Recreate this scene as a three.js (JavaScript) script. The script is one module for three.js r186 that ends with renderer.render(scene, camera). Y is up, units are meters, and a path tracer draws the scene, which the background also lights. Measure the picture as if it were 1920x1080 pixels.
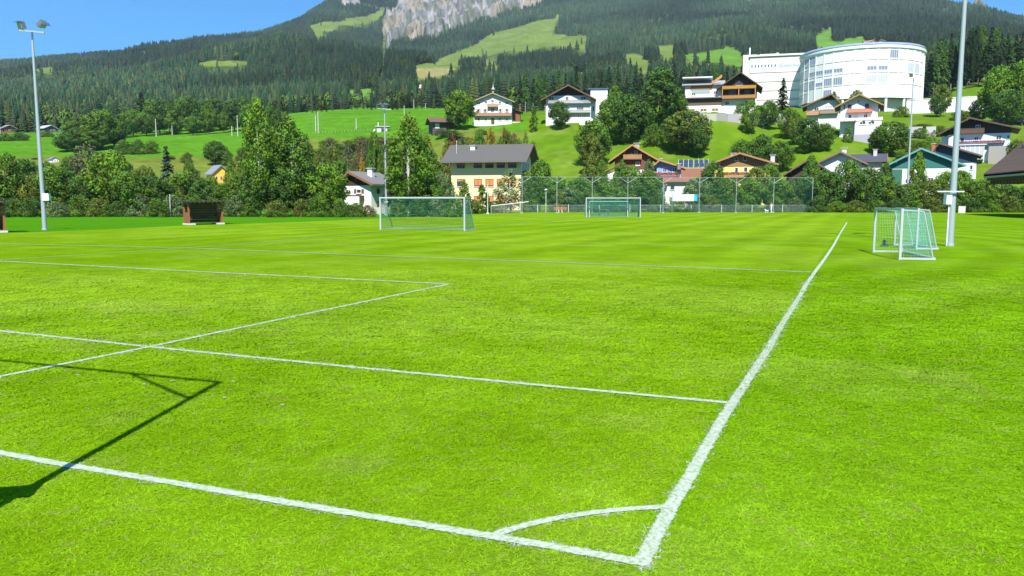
import * as THREE from 'three';
import { mergeGeometries } from 'three/addons/utils/BufferGeometryUtils.js';
import { MarchingCubes } from 'three/addons/objects/MarchingCubes.js';

// ------------------------------------------------------------------ camera, sky, sun, exposure
const F = 1496, CH = 2.44, PITCH = Math.atan(168 / F), cP = Math.cos(PITCH), sP = Math.sin(PITCH);
const scene = new THREE.Scene();
const camera = new THREE.PerspectiveCamera(2 * Math.atan(540 / F) * 180 / Math.PI, 16 / 9, 0.1, 12000);
camera.position.set(0, CH, 0); camera.rotation.x = -PITCH;

const EXPOSURE = 1.75;
{ // clear blue sky: deep overhead, paler towards the horizon
  const W = 512, H = 256, d = new Float32Array(W * H * 4);
  const hor = [0.18, 0.65, 1.18], mid = [0.075, 0.42, 1.02], zen = [0.05, 0.2, 0.62];
  for (let r = 0; r < H; r++) {
    const el = ((r + 0.5) / H - 0.5) * Math.PI, s = Math.max(0, Math.sin(el));
    const a = Math.min(1, s / 0.26), b = Math.max(0, Math.min(1, (s - 0.2) / 0.8)), aa = a * a * (3 - 2 * a);
    for (let c = 0; c < W; c++) for (let k = 0; k < 3; k++) {
      let v = hor[k] + (mid[k] - hor[k]) * aa; v += (zen[k] - v) * Math.sqrt(b) * 0.85;
      d[(r * W + c) * 4 + k] = v / EXPOSURE; d[(r * W + c) * 4 + 3] = 1;
    }
  }
  const t = new THREE.DataTexture(d, W, H, THREE.RGBAFormat, THREE.FloatType);
  t.mapping = THREE.EquirectangularReflectionMapping; t.magFilter = t.minFilter = THREE.LinearFilter; t.needsUpdate = true;
  scene.background = t; scene.environment = t;
}
const SUN_AZ = 2.6 * Math.PI / 180, SUN_EL = 47 * Math.PI / 180;   // the sun stands behind the camera
const sun = new THREE.DirectionalLight(new THREE.Color(1, 0.955, 0.87), 5);
sun.position.set(-Math.sin(SUN_AZ) * Math.cos(SUN_EL), Math.sin(SUN_EL), Math.cos(SUN_AZ) * Math.cos(SUN_EL)).multiplyScalar(400);
sun.target.position.set(0, 0, -100); sun.position.add(sun.target.position);
sun.castShadow = true; sun.shadow.mapSize.set(4096, 4096); sun.shadow.camera.left = -220; sun.shadow.camera.right = 220; sun.shadow.camera.top = 220; sun.shadow.camera.bottom = -220; sun.shadow.camera.far = 1200;
scene.add(sun, sun.target);
scene.fog = new THREE.FogExp2(new THREE.Color(0.62, 0.8, 1.0), 0.000055);

const renderer = new THREE.WebGLRenderer({ antialias: true });
renderer.setSize(1024, 576); renderer.toneMapping = THREE.LinearToneMapping; renderer.toneMappingExposure = EXPOSURE; renderer.shadowMap.enabled = true;

// ------------------------------------------------------------------ small tools
function rng(seed) { let s = seed | 0; return () => { s = (s + 0x6d2b79f5) | 0; let t = Math.imul(s ^ (s >>> 15), 1 | s); t = (t + Math.imul(t ^ (t >>> 7), 61 | t)) ^ t; return ((t ^ (t >>> 14)) >>> 0) / 4294967296; }; }
const hash2 = (x, y) => { let h = Math.imul(x, 374761393) + Math.imul(y, 668265263) | 0; h = Math.imul(h ^ (h >>> 13), 1274126177); return ((h ^ (h >>> 16)) >>> 0) / 4294967296; };
function noise(x, y) { const ix = Math.floor(x), iy = Math.floor(y); let fx = x - ix, fy = y - iy; fx = fx * fx * (3 - 2 * fx); fy = fy * fy * (3 - 2 * fy); const a = hash2(ix, iy), b = hash2(ix + 1, iy), c = hash2(ix, iy + 1), d = hash2(ix + 1, iy + 1); return a + (b - a) * fx + (c - a) * fy + (a - b - c + d) * fx * fy; }
function fbm(x, y, n = 4) { let s = 0, a = 0.5, t = 0; for (let i = 0; i < n; i++) { s += a * noise(x, y); t += a; a *= 0.5; x = x * 2.03 + 17.3; y = y * 2.03 + 9.1; } return s / t; }
const lerp = (a, b, t) => a + (b - a) * t, clamp = (x, a, b) => Math.min(b, Math.max(a, x)), sstep = (a, b, x) => { const t = clamp((x - a) / (b - a), 0, 1); return t * t * (3 - 2 * t); };
const mix3 = (a, b, t) => [lerp(a[0], b[0], t), lerp(a[1], b[1], t), lerp(a[2], b[2], t)];
const V = (x, y, z) => new THREE.Vector3(x, y, z);

// a photo pixel gives a direction; the distance D (metres along the view axis) comes from the ground or the thing's size
const slope = (y) => Math.tan(Math.atan((540 - y) / F) - PITCH);           // rise per metre of D
const acrossOf = (x, y) => (x - 960) / F * (cP - slope(y) * sP);           // sideways metres per metre of D
const at = (x, y, D) => V(acrossOf(x, y) * D, CH + slope(y) * D, -D);
const gp = (x, y) => at(x, y, -CH / slope(y));                             // on the flat pitch
const rowOf = (X, Y, Z) => 540 - F * Math.tan(Math.atan((Y - CH) / -Z) + PITCH);
const colOf = (X, Y, Z) => 960 + F * (X / -Z) / (cP - (Y - CH) / -Z * sP);

const taken = {};
const numbered = (n) => { const k = taken[n] = (taken[n] ?? -1) + 1; return k ? n + '_' + String(k).padStart(3, '0') : n; };
function tag(o, label, category, group, kind) { if (label) o.userData.label = label; if (category) o.userData.category = category; if (group) o.userData.group = group; if (kind) o.userData.kind = kind; return o; }
function thing(name, label, category, pos, turn = 0, group) { const o = new THREE.Group(); o.name = numbered(name); o.position.copy(pos); o.rotation.y = turn; scene.add(o); return tag(o, label, category, group); }
function part(name, geos, m, parent) { const g = Array.isArray(geos) ? (geos.length > 1 ? mergeGeometries(geos.map((q) => q.index ? q.toNonIndexed() : q)) : geos[0]) : geos; const o = new THREE.Mesh(g, m); o.name = name; parent.add(o); return o; }
function solo(name, geos, m, label, category, group, kind) { const o = part(numbered(name), geos, m, scene); return tag(o, label, category, group, kind); }

const mats = {};
function mat(r, g, b, rough = 0.8, extra) { const k = [r, g, b, rough, JSON.stringify(extra ?? 0)].join(); return mats[k] ??= new THREE.MeshPhysicalMaterial({ color: new THREE.Color().setRGB(r, g, b), roughness: rough, ...extra }); }
const box = (w, h, d, x = 0, y = 0, z = 0) => new THREE.BoxGeometry(w, h, d).translate(x, y, z);
const B = (x0, x1, y0, y1, z0, z1) => box(x1 - x0, y1 - y0, z1 - z0, (x0 + x1) / 2, (y0 + y1) / 2, (z0 + z1) / 2);
function tube(a, b, r0, r1 = r0, n = 8) { const d = b.clone().sub(a), g = new THREE.CylinderGeometry(r1, r0, d.length(), n, 1); g.translate(0, d.length() / 2, 0); g.applyQuaternion(new THREE.Quaternion().setFromUnitVectors(V(0, 1, 0), d.clone().normalize())); return g.translate(a.x, a.y, a.z); }
function bar(a, b, w, h) { const d = b.clone().sub(a), L = d.length(), g = new THREE.BoxGeometry(w, L, h).translate(0, L / 2, 0); g.applyQuaternion(new THREE.Quaternion().setFromUnitVectors(V(0, 1, 0), d.normalize())); return g.translate(a.x, a.y, a.z); }
function quads(P, N, C, I) { const g = new THREE.BufferGeometry(); g.setAttribute('position', new THREE.Float32BufferAttribute(P, 3)); if (N) g.setAttribute('normal', new THREE.Float32BufferAttribute(N, 3)); if (C) g.setAttribute('color', new THREE.Float32BufferAttribute(C, 3)); if (I) g.setIndex(I); if (!N) g.computeVertexNormals(); return g; }
function noiseTexture(n, fn, srgb) { const d = new Uint8Array(n * n * 4); for (let y = 0; y < n; y++) for (let x = 0; x < n; x++) { const c = fn(x / n, y / n), o = (y * n + x) * 4; for (let k = 0; k < 3; k++) d[o + k] = clamp(Math.round((c.length ? c[k] : c) * 255), 0, 255); d[o + 3] = 255; } const t = new THREE.DataTexture(d, n, n); t.wrapS = t.wrapT = THREE.RepeatWrapping; t.magFilter = THREE.LinearFilter; t.minFilter = THREE.LinearMipmapLinearFilter; if (srgb) t.colorSpace = THREE.SRGBColorSpace; t.needsUpdate = true; return t; }
const toSRGB = (v) => v <= 0.0031308 ? v * 12.92 : 1.055 * Math.pow(v, 1 / 2.4) - 0.055;

// ------------------------------------------------------------------ terrain: heights from rows of (distance, photo row) read along photo columns
const ROWS = [150, 165, 180, 200, 220, 240, 260, 285, 320, 360, 430, 520, 650, 850, 1100, 1500, 2000, 2600, 3300, 4200];
const flat = (D) => 372 + 3690 / D;
const LAND = { // photo column: photo row of the bare ground at each of ROWS (null = level with the pitch)
  '-400': [0, 0, 0, 370, 350, 335, 322, 305, 288, 272, 256, 246, 232, 212, 190, 158, 130, 122, 140, 150],
  0: [0, 0, 0, 372, 352, 337, 322, 305, 287, 271, 256, 245, 231, 208, 188, 156, 130, 122, 140, 150],
  150: [0, 0, 0, 372, 352, 337, 322, 304, 286, 270, 255, 243, 226, 206, 184, 148, 120, 114, 132, 145],
  300: [0, 0, 0, 374, 354, 338, 322, 303, 284, 268, 252, 238, 222, 203, 178, 138, 106, 97, 120, 140],
  450: [0, 0, 0, 376, 356, 340, 322, 300, 278, 262, 246, 230, 214, 198, 170, 122, 88, 76, 100, 120],
  540: [0, 0, 0, 378, 360, 342, 322, 296, 272, 254, 236, 220, 207, 192, 165, 118, 80, 50, 58, 80],
  620: [0, 0, 0, 378, 360, 340, 318, 292, 268, 250, 226, 210, 203, 188, 166, 132, 94, 46, 5, 20],
  720: [0, 0, 0, 378, 360, 338, 315, 288, 262, 244, 220, 206, 199, 183, 162, 134, 106, 70, 10, -70],
  830: [0, 0, 0, 370, 335, 300, 259, 236, 231, 226, 216, 204, 194, 178, 158, 134, 106, 62, -5, -95],
  930: [0, 0, 388, 352, 312, 280, 250, 230, 223, 219, 211, 202, 191, 174, 152, 122, 92, 48, -10, -120],
  1065: [0, 0, 368, 325, 288, 256, 229, 222, 216, 210, 202, 192, 180, 164, 140, 106, 74, 30, -20, -120],
  1190: [0, 388, 362, 320, 280, 248, 226, 213, 206, 200, 193, 184, 172, 155, 130, 98, 64, 20, -30, -120],
  1330: [0, 386, 356, 312, 270, 216, 210, 206, 202, 197, 190, 180, 166, 145, 120, 88, 54, 10, -40, -120],
  1460: [0, 384, 352, 302, 266, 237, 224, 214, 207, 201, 192, 178, 160, 136, 112, 80, 45, 2, -40, -110],
  1580: [0, 384, 346, 290, 255, 240, 228, 218, 211, 206, 194, 176, 156, 130, 106, 76, 40, -2, -40, -90],
  1700: [0, 380, 340, 292, 268, 246, 230, 218, 210, 202, 186, 164, 142, 118, 96, 68, 32, -8, -20, -20],
  1820: [390, 368, 325, 287, 262, 243, 228, 216, 198, 172, 152, 138, 122, 104, 84, 60, 38, 22, 30, 60],
  1920: [388, 362, 320, 284, 258, 240, 225, 212, 195, 170, 150, 137, 124, 108, 90, 70, 52, 40, 50, 80],
  2350: [385, 360, 318, 282, 256, 238, 223, 210, 193, 170, 150, 140, 130, 118, 105, 92, 82, 75, 90, 120],
};
const COLS = Object.keys(LAND).map(Number).sort((a, b) => a - b);
const KU = ROWS.map((D, i) => COLS.map((x) => { const y = LAND[x][i] === 0 && D < 200 ? flat(D) : LAND[x][i]; return [acrossOf(x, y), CH + slope(y) * D]; }));
function rowHeight(i, u) {
  const k = KU[i], n = k.length; if (u <= k[0][0]) return k[0][1]; if (u >= k[n - 1][0]) return k[n - 1][1];
  let j = 0; while (k[j + 1][0] < u) j++;
  const tan = (q) => q <= 0 || q >= n - 1 ? 0 : (k[q + 1][1] - k[q - 1][1]) / (k[q + 1][0] - k[q - 1][0]);
  const w = k[j + 1][0] - k[j][0], t = (u - k[j][0]) / w, t2 = t * t, t3 = t2 * t;
  return (2 * t3 - 3 * t2 + 1) * k[j][1] + (t3 - 2 * t2 + t) * w * tan(j) + (3 * t2 - 2 * t3) * k[j + 1][1] + (t3 - t2) * w * tan(j + 1);
}
function baseHeight(X, Z) {
  const D = -Z; if (D <= 150) return 0; const u = X / D;
  let i = 0; while (i < ROWS.length - 2 && ROWS[i + 1] < D) i++;
  const h = [Math.max(i - 1, 0), i, i + 1, Math.min(i + 2, ROWS.length - 1)], y = h.map((q) => rowHeight(q, u)), d = h.map((q) => ROWS[q]);
  const s1 = (y[2] - y[1]) / (d[2] - d[1]), s0 = i ? (y[1] - y[0]) / (d[1] - d[0]) : 0, s2 = h[3] > h[2] ? (y[3] - y[2]) / (d[3] - d[2]) : s1;
  const m = (a, b) => a * b <= 0 ? 0 : 2 * a * b / (a + b), m1 = i ? m(s0, s1) : 0, m2 = m(s1, s2), w = d[2] - d[1], t = clamp((D - d[1]) / w, 0, 1), t2 = t * t, t3 = t2 * t;
  return (2 * t3 - 3 * t2 + 1) * y[1] + (t3 - 2 * t2 + t) * w * m1 + (3 * t2 - 2 * t3) * y[2] + (t3 - t2) * w * m2;
}
const inPoly = (p, x, y) => { let c = false; for (let i = 0, j = p.length - 1; i < p.length; j = i++) if ((p[i][1] > y) !== (p[j][1] > y) && x < (p[j][0] - p[i][0]) * (y - p[i][1]) / (p[j][1] - p[i][1]) + p[i][0]) c = !c; return c; };
// outlines of the clearings and of the rock wall, read off the photograph and laid on the slope they lie on
const CLEAR = [
  [[582, 46], [598, 72], [612, 60], [650, 48], [690, 47], [716, 28], [722, 14], [700, 26], [655, 37], [612, 42]],
  [[826, 112], [858, 98], [930, 62], [985, 45], [1052, 29], [1046, 42], [1033, 66], [1100, 67], [1100, 98], [1068, 86], [1040, 88], [1000, 94], [940, 100], [900, 104], [866, 108], [858, 132], [832, 142], [780, 153], [779, 121], [812, 119]],
  [[895, 114], [922, 113], [938, 128], [930, 133], [912, 124]],
  [[649, 171], [688, 169], [712, 178], [712, 188], [690, 186], [652, 184]],
  [[55, 128], [100, 126], [102, 136], [80, 137]], [[364, 116], [400, 111], [436, 116], [468, 114], [462, 124], [420, 127], [386, 124]],
  [[1160, 106], [1190, 101], [1218, 112], [1221, 122], [1208, 140], [1192, 122], [1170, 112]], [[1234, 86], [1262, 82], [1264, 116], [1236, 112]],
  [[1276, 102], [1310, 100], [1330, 94], [1372, 90], [1396, 100], [1392, 124], [1350, 116], [1290, 114]], [[1076, 136], [1102, 133], [1094, 148], [1078, 146]],
  [[1528, 62], [1556, 54], [1564, 78], [1616, 70], [1640, 80], [1712, 84], [1720, 98], [1530, 98]],
];
const ROCK = [
  [[714, 48], [722, 36], [736, 28], [752, 14], [786, 4], [800, -12], [860, -40], [1000, -60], [1110, -60], [1028, 0], [1000, 12], [960, 24], [912, 36], [872, 50], [846, 62], [812, 76], [790, 70], [774, 82], [752, 74], [738, 84], [728, 88], [722, 70]],
  [[630, -4], [668, -10], [672, 8], [640, 12]], [[1396, -10], [1410, -10], [1405, 12]], [[1824, 22], [1842, 26], [1850, 40], [1832, 40]], [[720, 92], [728, 90], [726, 110], [722, 112]],
];
const FAR = 640;
function cover(X, Y, Z) { // 'rock', 'clear' or 'wood' on the mountain
  const x = colOf(X, Y, Z) + (noise(X * 0.012, Z * 0.012) - 0.5) * 9, y = rowOf(X, Y, Z) + (noise(X * 0.014 + 50, Z * 0.014) - 0.5) * 7;
  for (const p of ROCK) if (inPoly(p, x, y)) return 'rock';
  for (const p of CLEAR) if (inPoly(p, x, y)) return 'clear';
  return 'wood';
}
function height(X, Z) {
  const D = -Z; let h = baseHeight(X, Z);
  if (D > 170) h += (fbm(X * 0.03, Z * 0.03, 3) - 0.5) * 1.6 * sstep(170, 260, D);
  if (D > 700 && D < 2400) h += 40 * Math.exp(-(((X + 395) / 190) ** 2) - ((D - 1330) / 250) ** 2) + 26 * Math.exp(-(((X + 150) / 130) ** 2) - ((D - 1150) / 200) ** 2);
  if (D > 700) { const k = sstep(700, 1500, D); h += ((fbm(X * 0.0045, Z * 0.0045, 4) - 0.5) * 62 - Math.abs(noise(X * 0.0105, Z * 0.0042 + 7) - 0.5) * 26) * k * (1 - sstep(2300, 2600, D) * 0.55); }
  return h;
}
function rockRelief(X, Z) { const r = 1 - Math.abs(2 * noise(X * 0.017 + Z * 0.006, Z * 0.013) - 1), q = 1 - Math.abs(2 * noise(X * 0.05 + 9, Z * 0.042 + X * 0.02) - 1), w = 1 - Math.abs(2 * noise(X * 0.11, Z * 0.1) - 1); return (r - 0.5) * 62 + (q - 0.5) * 38 + (w - 0.5) * 22; }
const onGround = (x, D) => { let y = 300; for (let k = 0; k < 12; k++) { const X = acrossOf(x, y) * D; y = rowOf(X, height(X, -D), -D); } const X = acrossOf(x, y) * D; return V(X, height(X, -D), -D); };
// ------------------------------------------------------------------ the pitch
const structure = (o) => { o.userData.kind = 'structure'; return o; };
const CORNER = gp(1207, 1052), TL = V(0.3987, 0, -0.9171), TN = V(0.9171, 0, 0.3987);      // touch line direction and its normal (to the right)
const edgeLeft = [[-400, 452], [0, 438], [180, 431], [350, 423], [420, 421], [640, 413], [820, 405], [930, 400]].map(([x, y]) => gp(x, y));
function pastLeftEdge(X, Z) { for (let i = 0; i < edgeLeft.length - 1; i++) { const a = edgeLeft[i], b = edgeLeft[i + 1]; if (X <= b.x) return (X - a.x) * (b.z - a.z) / (b.x - a.x) + a.z - Z; } return Z < -152 ? 1 : -5; }
function turf(X, Z) {
  const s = (X - CORNER.x) * TN.x + (Z - CORNER.z) * TN.z, l = (X - CORNER.x) * TL.x + (Z - CORNER.z) * TL.z;
  const big = fbm(X * 0.09 + 3, Z * 0.09, 3), mid = fbm(X * 0.5, Z * 0.5 + 40, 3), fine = fbm(X * 2.3 + 11, Z * 2.3, 3);
  let c = mix3([0.133, 0.255, 0.004], [0.173, 0.297, 0.010], sstep(0.3, 0.7, big * 0.6 + mid * 0.4));
  let stripe;
  if (s < -0.2) stripe = Math.sin(2 * Math.PI * (s + 0.8 * noise(l * 0.04, 2)) / 3.6) * sstep(14, 34, l) * sstep(-62, -30, s) + 0.3 * Math.sin(2 * Math.PI * (l + s * 0.25) / 2.2) * (1 - sstep(16, 34, l));
  else { const r = Math.hypot(X + 14, Z + 52); stripe = 1.5 * Math.sin(2 * Math.PI * (r + 1.1 * noise(X * 0.08, Z * 0.08)) / 3.1) * sstep(6, 22, -Z) + 0.25 * Math.sin(2 * Math.PI * s / 1.9); c = mix3(c, [0.108, 0.24, 0.003], 0.5); }
  const dry = sstep(0.56, 0.74, fbm(X * 0.24 + 70, Z * 0.24 * 1.6, 3)) * 0.55 + sstep(0.62, 0.8, fine) * 0.3;
  c = mix3(c, [0.215, 0.32, 0.035], dry * 0.45);
  const worn = sstep(0.7, 0.82, fbm(X * 0.7 + 31, Z * 0.7 + 5, 2)) * 0.5; c = mix3(c, [0.2, 0.24, 0.05], worn * 0.5);
  let k = 1 + 0.08 * stripe * (0.5 + noise(X * 0.3, Z * 0.3)) + (fine - 0.5) * 0.2 + (mid - 0.5) * 0.2;
  const out = pastLeftEdge(X, Z) + (noise(X * 0.6, Z * 0.6) - 0.5) * 0.8;
  if (out > 0) { c = mix3(c, [0.05, 0.2, 0.005], sstep(0, 0.7, out) * 0.9); }
  return [c[0] * k, c[1] * k, c[2] * k];
}
{
  const X0 = -110, X1 = 110, Z0 = -150.2, Z1 = 10, n = 2048, d = new Uint8Array(n * n * 4);
  for (let j = 0; j < n; j++) for (let i = 0; i < n; i++) { const c = turf(X0 + (i + 0.5) / n * (X1 - X0), Z0 + (j + 0.5) / n * (Z1 - Z0)), g = 0.9 + 0.2 * hash2(i, j), o = (j * n + i) * 4; for (let k = 0; k < 3; k++) d[o + k] = clamp(Math.round(toSRGB(c[k] * g) * 255), 0, 255); d[o + 3] = 255; }
  const t = new THREE.DataTexture(d, n, n); t.colorSpace = THREE.SRGBColorSpace; t.magFilter = THREE.LinearFilter; t.needsUpdate = true;
  const bump = noiseTexture(512, (x, y) => 0.5 + 0.5 * (hash2(x * 512 | 0, y * 512 | 0) - 0.5)); bump.repeat.set(110, 80);
  const g = new THREE.PlaneGeometry(X1 - X0, Z1 - Z0, 40, 40).rotateX(-Math.PI / 2).translate((X0 + X1) / 2, 0, (Z0 + Z1) / 2), p = g.attributes.position, uv = g.attributes.uv;
  for (let i = 0; i < p.count; i++) uv.setXY(i, (p.getX(i) - X0) / (X1 - X0), (p.getZ(i) - Z0) / (Z1 - Z0));
  const m = new THREE.MeshPhysicalMaterial({ map: t, roughness: 1, bumpMap: bump, bumpScale: 0.02, specularIntensity: 0 });
  structure(solo('sports_field', g, m, 'mown bright green grass of the football field', 'field'));
  const out = new THREE.PlaneGeometry(6000, 3000, 1, 1).rotateX(-Math.PI / 2).translate(0, -0.06, 1350);
  structure(solo('ground', out, mat(0.08, 0.21, 0.01, 1), 'green grass ground around the football field', 'ground'));
}
// painted lines: grainy white strips lying on the grass, edges ragged
const lineStrips = [];
const chalk = new THREE.MeshPhysicalMaterial({ vertexColors: true, roughness: 1, specularIntensity: 0 });
function paintLine(label, pts, w, strength = 1) {
  const P = [], C = [], I = [], r = rng(pts.length * 77 + Math.round(w * 900)); let n = 0;
  const path = []; for (let i = 0; i < pts.length - 1; i++) { const a = pts[i], b = pts[i + 1], L = a.distanceTo(b), near = Math.min(a.length(), b.length()), step = clamp(near * 0.004, 0.02, 0.35), m = Math.ceil(L / step); for (let k = 0; k < m + (i === pts.length - 2 ? 1 : 0); k++) path.push(a.clone().lerp(b, k / m)); }
  lineStrips.push({ pts, w, strength });
  for (let i = 0; i < path.length; i++) {
    const a = path[Math.max(0, i - 1)], b = path[Math.min(path.length - 1, i + 1)], t = b.clone().sub(a).normalize(), nx = -t.z, nz = t.x, M = 6;
    for (let j = 0; j <= M; j++) { const edge = (j === 0 || j === M) ? (r() - 0.5) * w * 0.16 : 0, o = (j / M - 0.5) * w + edge; P.push(path[i].x + nx * o, 0.007 + 0.0008 * lineStrips.length, path[i].z + nz * o);
      const k = (0.72 + 0.28 * r()) * strength, e = j === 0 || j === M ? 0.7 : 1, gr = r() < 0.2 ? 0.5 : 1; const g0 = [0.11, 0.25, 0.01], w0 = [0.47, 0.51, 0.44]; const q = k * e * gr; C.push(...mix3(g0, w0, clamp(q, 0, 1))); }
    if (i) for (let j = 0; j < M; j++) { const q = n - (M + 1) + j; I.push(q, q + 1, n + j, q + 1, n + j + 1, n + j); }
    n += M + 1;
  }
  return structure(solo('pitch_line', quads(P, null, C, I), chalk, label, 'pitch line'));
}
const pp = (...a) => a.map(([x, y]) => { const v = gp(x, y); v.y = 0; return v; });
paintLine('wavy white touch line running from the corner to the far end', pp([1200, 1060], [1232, 1000], [1262, 945], [1296, 888], [1326, 835], [1352, 790], [1383, 742], [1410, 700], [1437, 660], [1458, 622], [1478, 590], [1497, 560], [1512, 533], [1531, 506], [1546, 486], [1562, 462], [1574, 440], [1588, 417]), 0.118);
paintLine('broad white goal line leading to the corner', pp([-260, 800], [0, 850], [120, 872], [330, 907], [620, 957], [930, 1008], [1080, 1034], [1212, 1058]), 0.105);
{ const c = CORNER, a = Math.atan2(TN.x, TN.z), pts = []; const p0 = gp(930, 1003), p1 = gp(1256, 951), pm = gp(1075, 968); for (let k = 0; k <= 14; k++) { const t = k / 14; pts.push(V((1 - t) ** 2 * p0.x + 2 * t * (1 - t) * (2 * pm.x - (p0.x + p1.x) / 2) + t * t * p1.x, 0, (1 - t) ** 2 * p0.z + 2 * t * (1 - t) * (2 * pm.z - (p0.z + p1.z) / 2) + t * t * p1.z)); } paintLine('curved white quarter arc at the corner', pts, 0.085); }
paintLine('white line crossing the field from the touch line, parallel to the goal line', pp([-260, 596], [0, 621], [280, 651], [640, 687], [1000, 722], [1364, 756]), 0.1);
paintLine('white side line of the penalty box crossing another line', pp([-300, 770], [0, 707], [280, 651], [560, 592], [842, 533]), 0.1);
paintLine('white front line of the penalty box', pp([-200, 481], [0, 490], [420, 512], [842, 533]), 0.15);
paintLine('thin white line right across the field to the touch line', pp([0, 457], [350, 465], [640, 477], [960, 489], [1250, 500], [1524, 510.7]), 0.13, 1);
paintLine('faint white line running up the field towards the far goals', pp([-100, 494], [0, 488], [170, 477], [350, 465], [640, 442], [760, 434]), 0.11, 0.75);
paintLine('faint white line beyond the big goal', pp([900, 425], [1000, 416], [1090, 411]), 0.12, 0.6);
paintLine('faint white line before the far goals', pp([1250, 444], [1420, 448], [1556, 451.8]), 0.1, 0.45);
function onLine(X, Z) { let best = 0; for (const { pts, w, strength } of lineStrips) for (let i = 0; i < pts.length - 1; i++) { const a = pts[i], b = pts[i + 1], dx = b.x - a.x, dz = b.z - a.z, t = clamp(((X - a.x) * dx + (Z - a.z) * dz) / (dx * dx + dz * dz), 0, 1), d = Math.hypot(X - a.x - dx * t, Z - a.z - dz * t); if (d < w * 0.44) best = Math.max(best, strength); } return best; }
{ // grass tufts over the near part of the field
  const r = rng(5), P = [], N = [], I = []; let n = 0;
  for (let b = 0; b < 14; b++) {
    const a = r() * 6.283, rad = 0.055 * Math.sqrt(r()), x = Math.cos(a) * rad, z = Math.sin(a) * rad, h = 0.006 + 0.008 * r(), lean = 0.025 + 0.03 * r(), la = r() * 6.283, w = 0.003 + 0.002 * r(), wa = r() * 6.283, wx = Math.cos(wa) * w, wz = Math.sin(wa) * w, tx = x + Math.cos(la) * lean, tz = z + Math.sin(la) * lean;
    P.push(x - wx, 0, z - wz, x + wx, 0, z + wz, (x + tx) / 2 + wx * 0.8, h * 0.7, (z + tz) / 2 + wz * 0.8, (x + tx) / 2 - wx * 0.8, h * 0.7, (z + tz) / 2 - wz * 0.8, tx, h, tz);
    for (let k = 0; k < 5; k++) { const v = V((r() - 0.5) * 0.5, 1, (r() - 0.5) * 0.5).normalize(); N.push(v.x, v.y, v.z); }
    { const e1 = [2 * wx, 0, 2 * wz], e2 = [tx - x, h, tz - z], ny = e1[2] * e2[0] - e1[0] * e2[2]; if (ny > 0) I.push(n, n + 1, n + 2, n, n + 2, n + 3, n + 3, n + 2, n + 4); else I.push(n, n + 2, n + 1, n, n + 3, n + 2, n + 3, n + 4, n + 2); } n += 5;
  }
  const g = quads(P, N, null, I), list = []; let D = 3.6;
  while (D < 30) { const sc = clamp(D / 8, 0.9, 2), step = 0.058 * sc; const keep = 1 - sstep(15, 30, D); for (let X = -0.72 * D - 1; X < 0.72 * D + 1; X += step) if (r() < keep) list.push([X + (r() - 0.5) * step * 1.6, -D + (r() - 0.5) * step * 1.6, sc * (0.8 + 0.4 * r())]); D += step; }
  const o = new THREE.InstancedMesh(g, new THREE.MeshPhysicalMaterial({ roughness: 1, specularIntensity: 0, side: THREE.DoubleSide }), list.length), M = new THREE.Matrix4(), q = new THREE.Quaternion(), c = new THREE.Color();
  list.forEach(([X, Z, s], i) => {
    M.compose(V(X, 0, Z), q.setFromAxisAngle(V(0, 1, 0), r() * 6.283), V(s, Math.min(s, 1.6) * (0.8 + 0.4 * r()), s)); o.setMatrixAt(i, M);
    const t = turf(X, Z), k = 1.5 * (0.83 + 0.34 * r()), w = onLine(X, Z), b = r(); let cc = [t[0] * k, t[1] * k, t[2] * k];
    if (b < 0.06) cc = mix3(cc, [0.3, 0.3, 0.09], 0.6); if (w && r() < 0.88 * w) { const v = 0.8 + 0.35 * r(); cc = [0.42 * v, 0.46 * v, 0.39 * v]; }
    o.setColorAt(i, c.setRGB(cc[0], cc[1], cc[2]));
  });
  o.name = 'grass_blades'; scene.add(o); tag(o, 'short green grass blades of the football field', 'grass', null, 'stuff');
}
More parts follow.
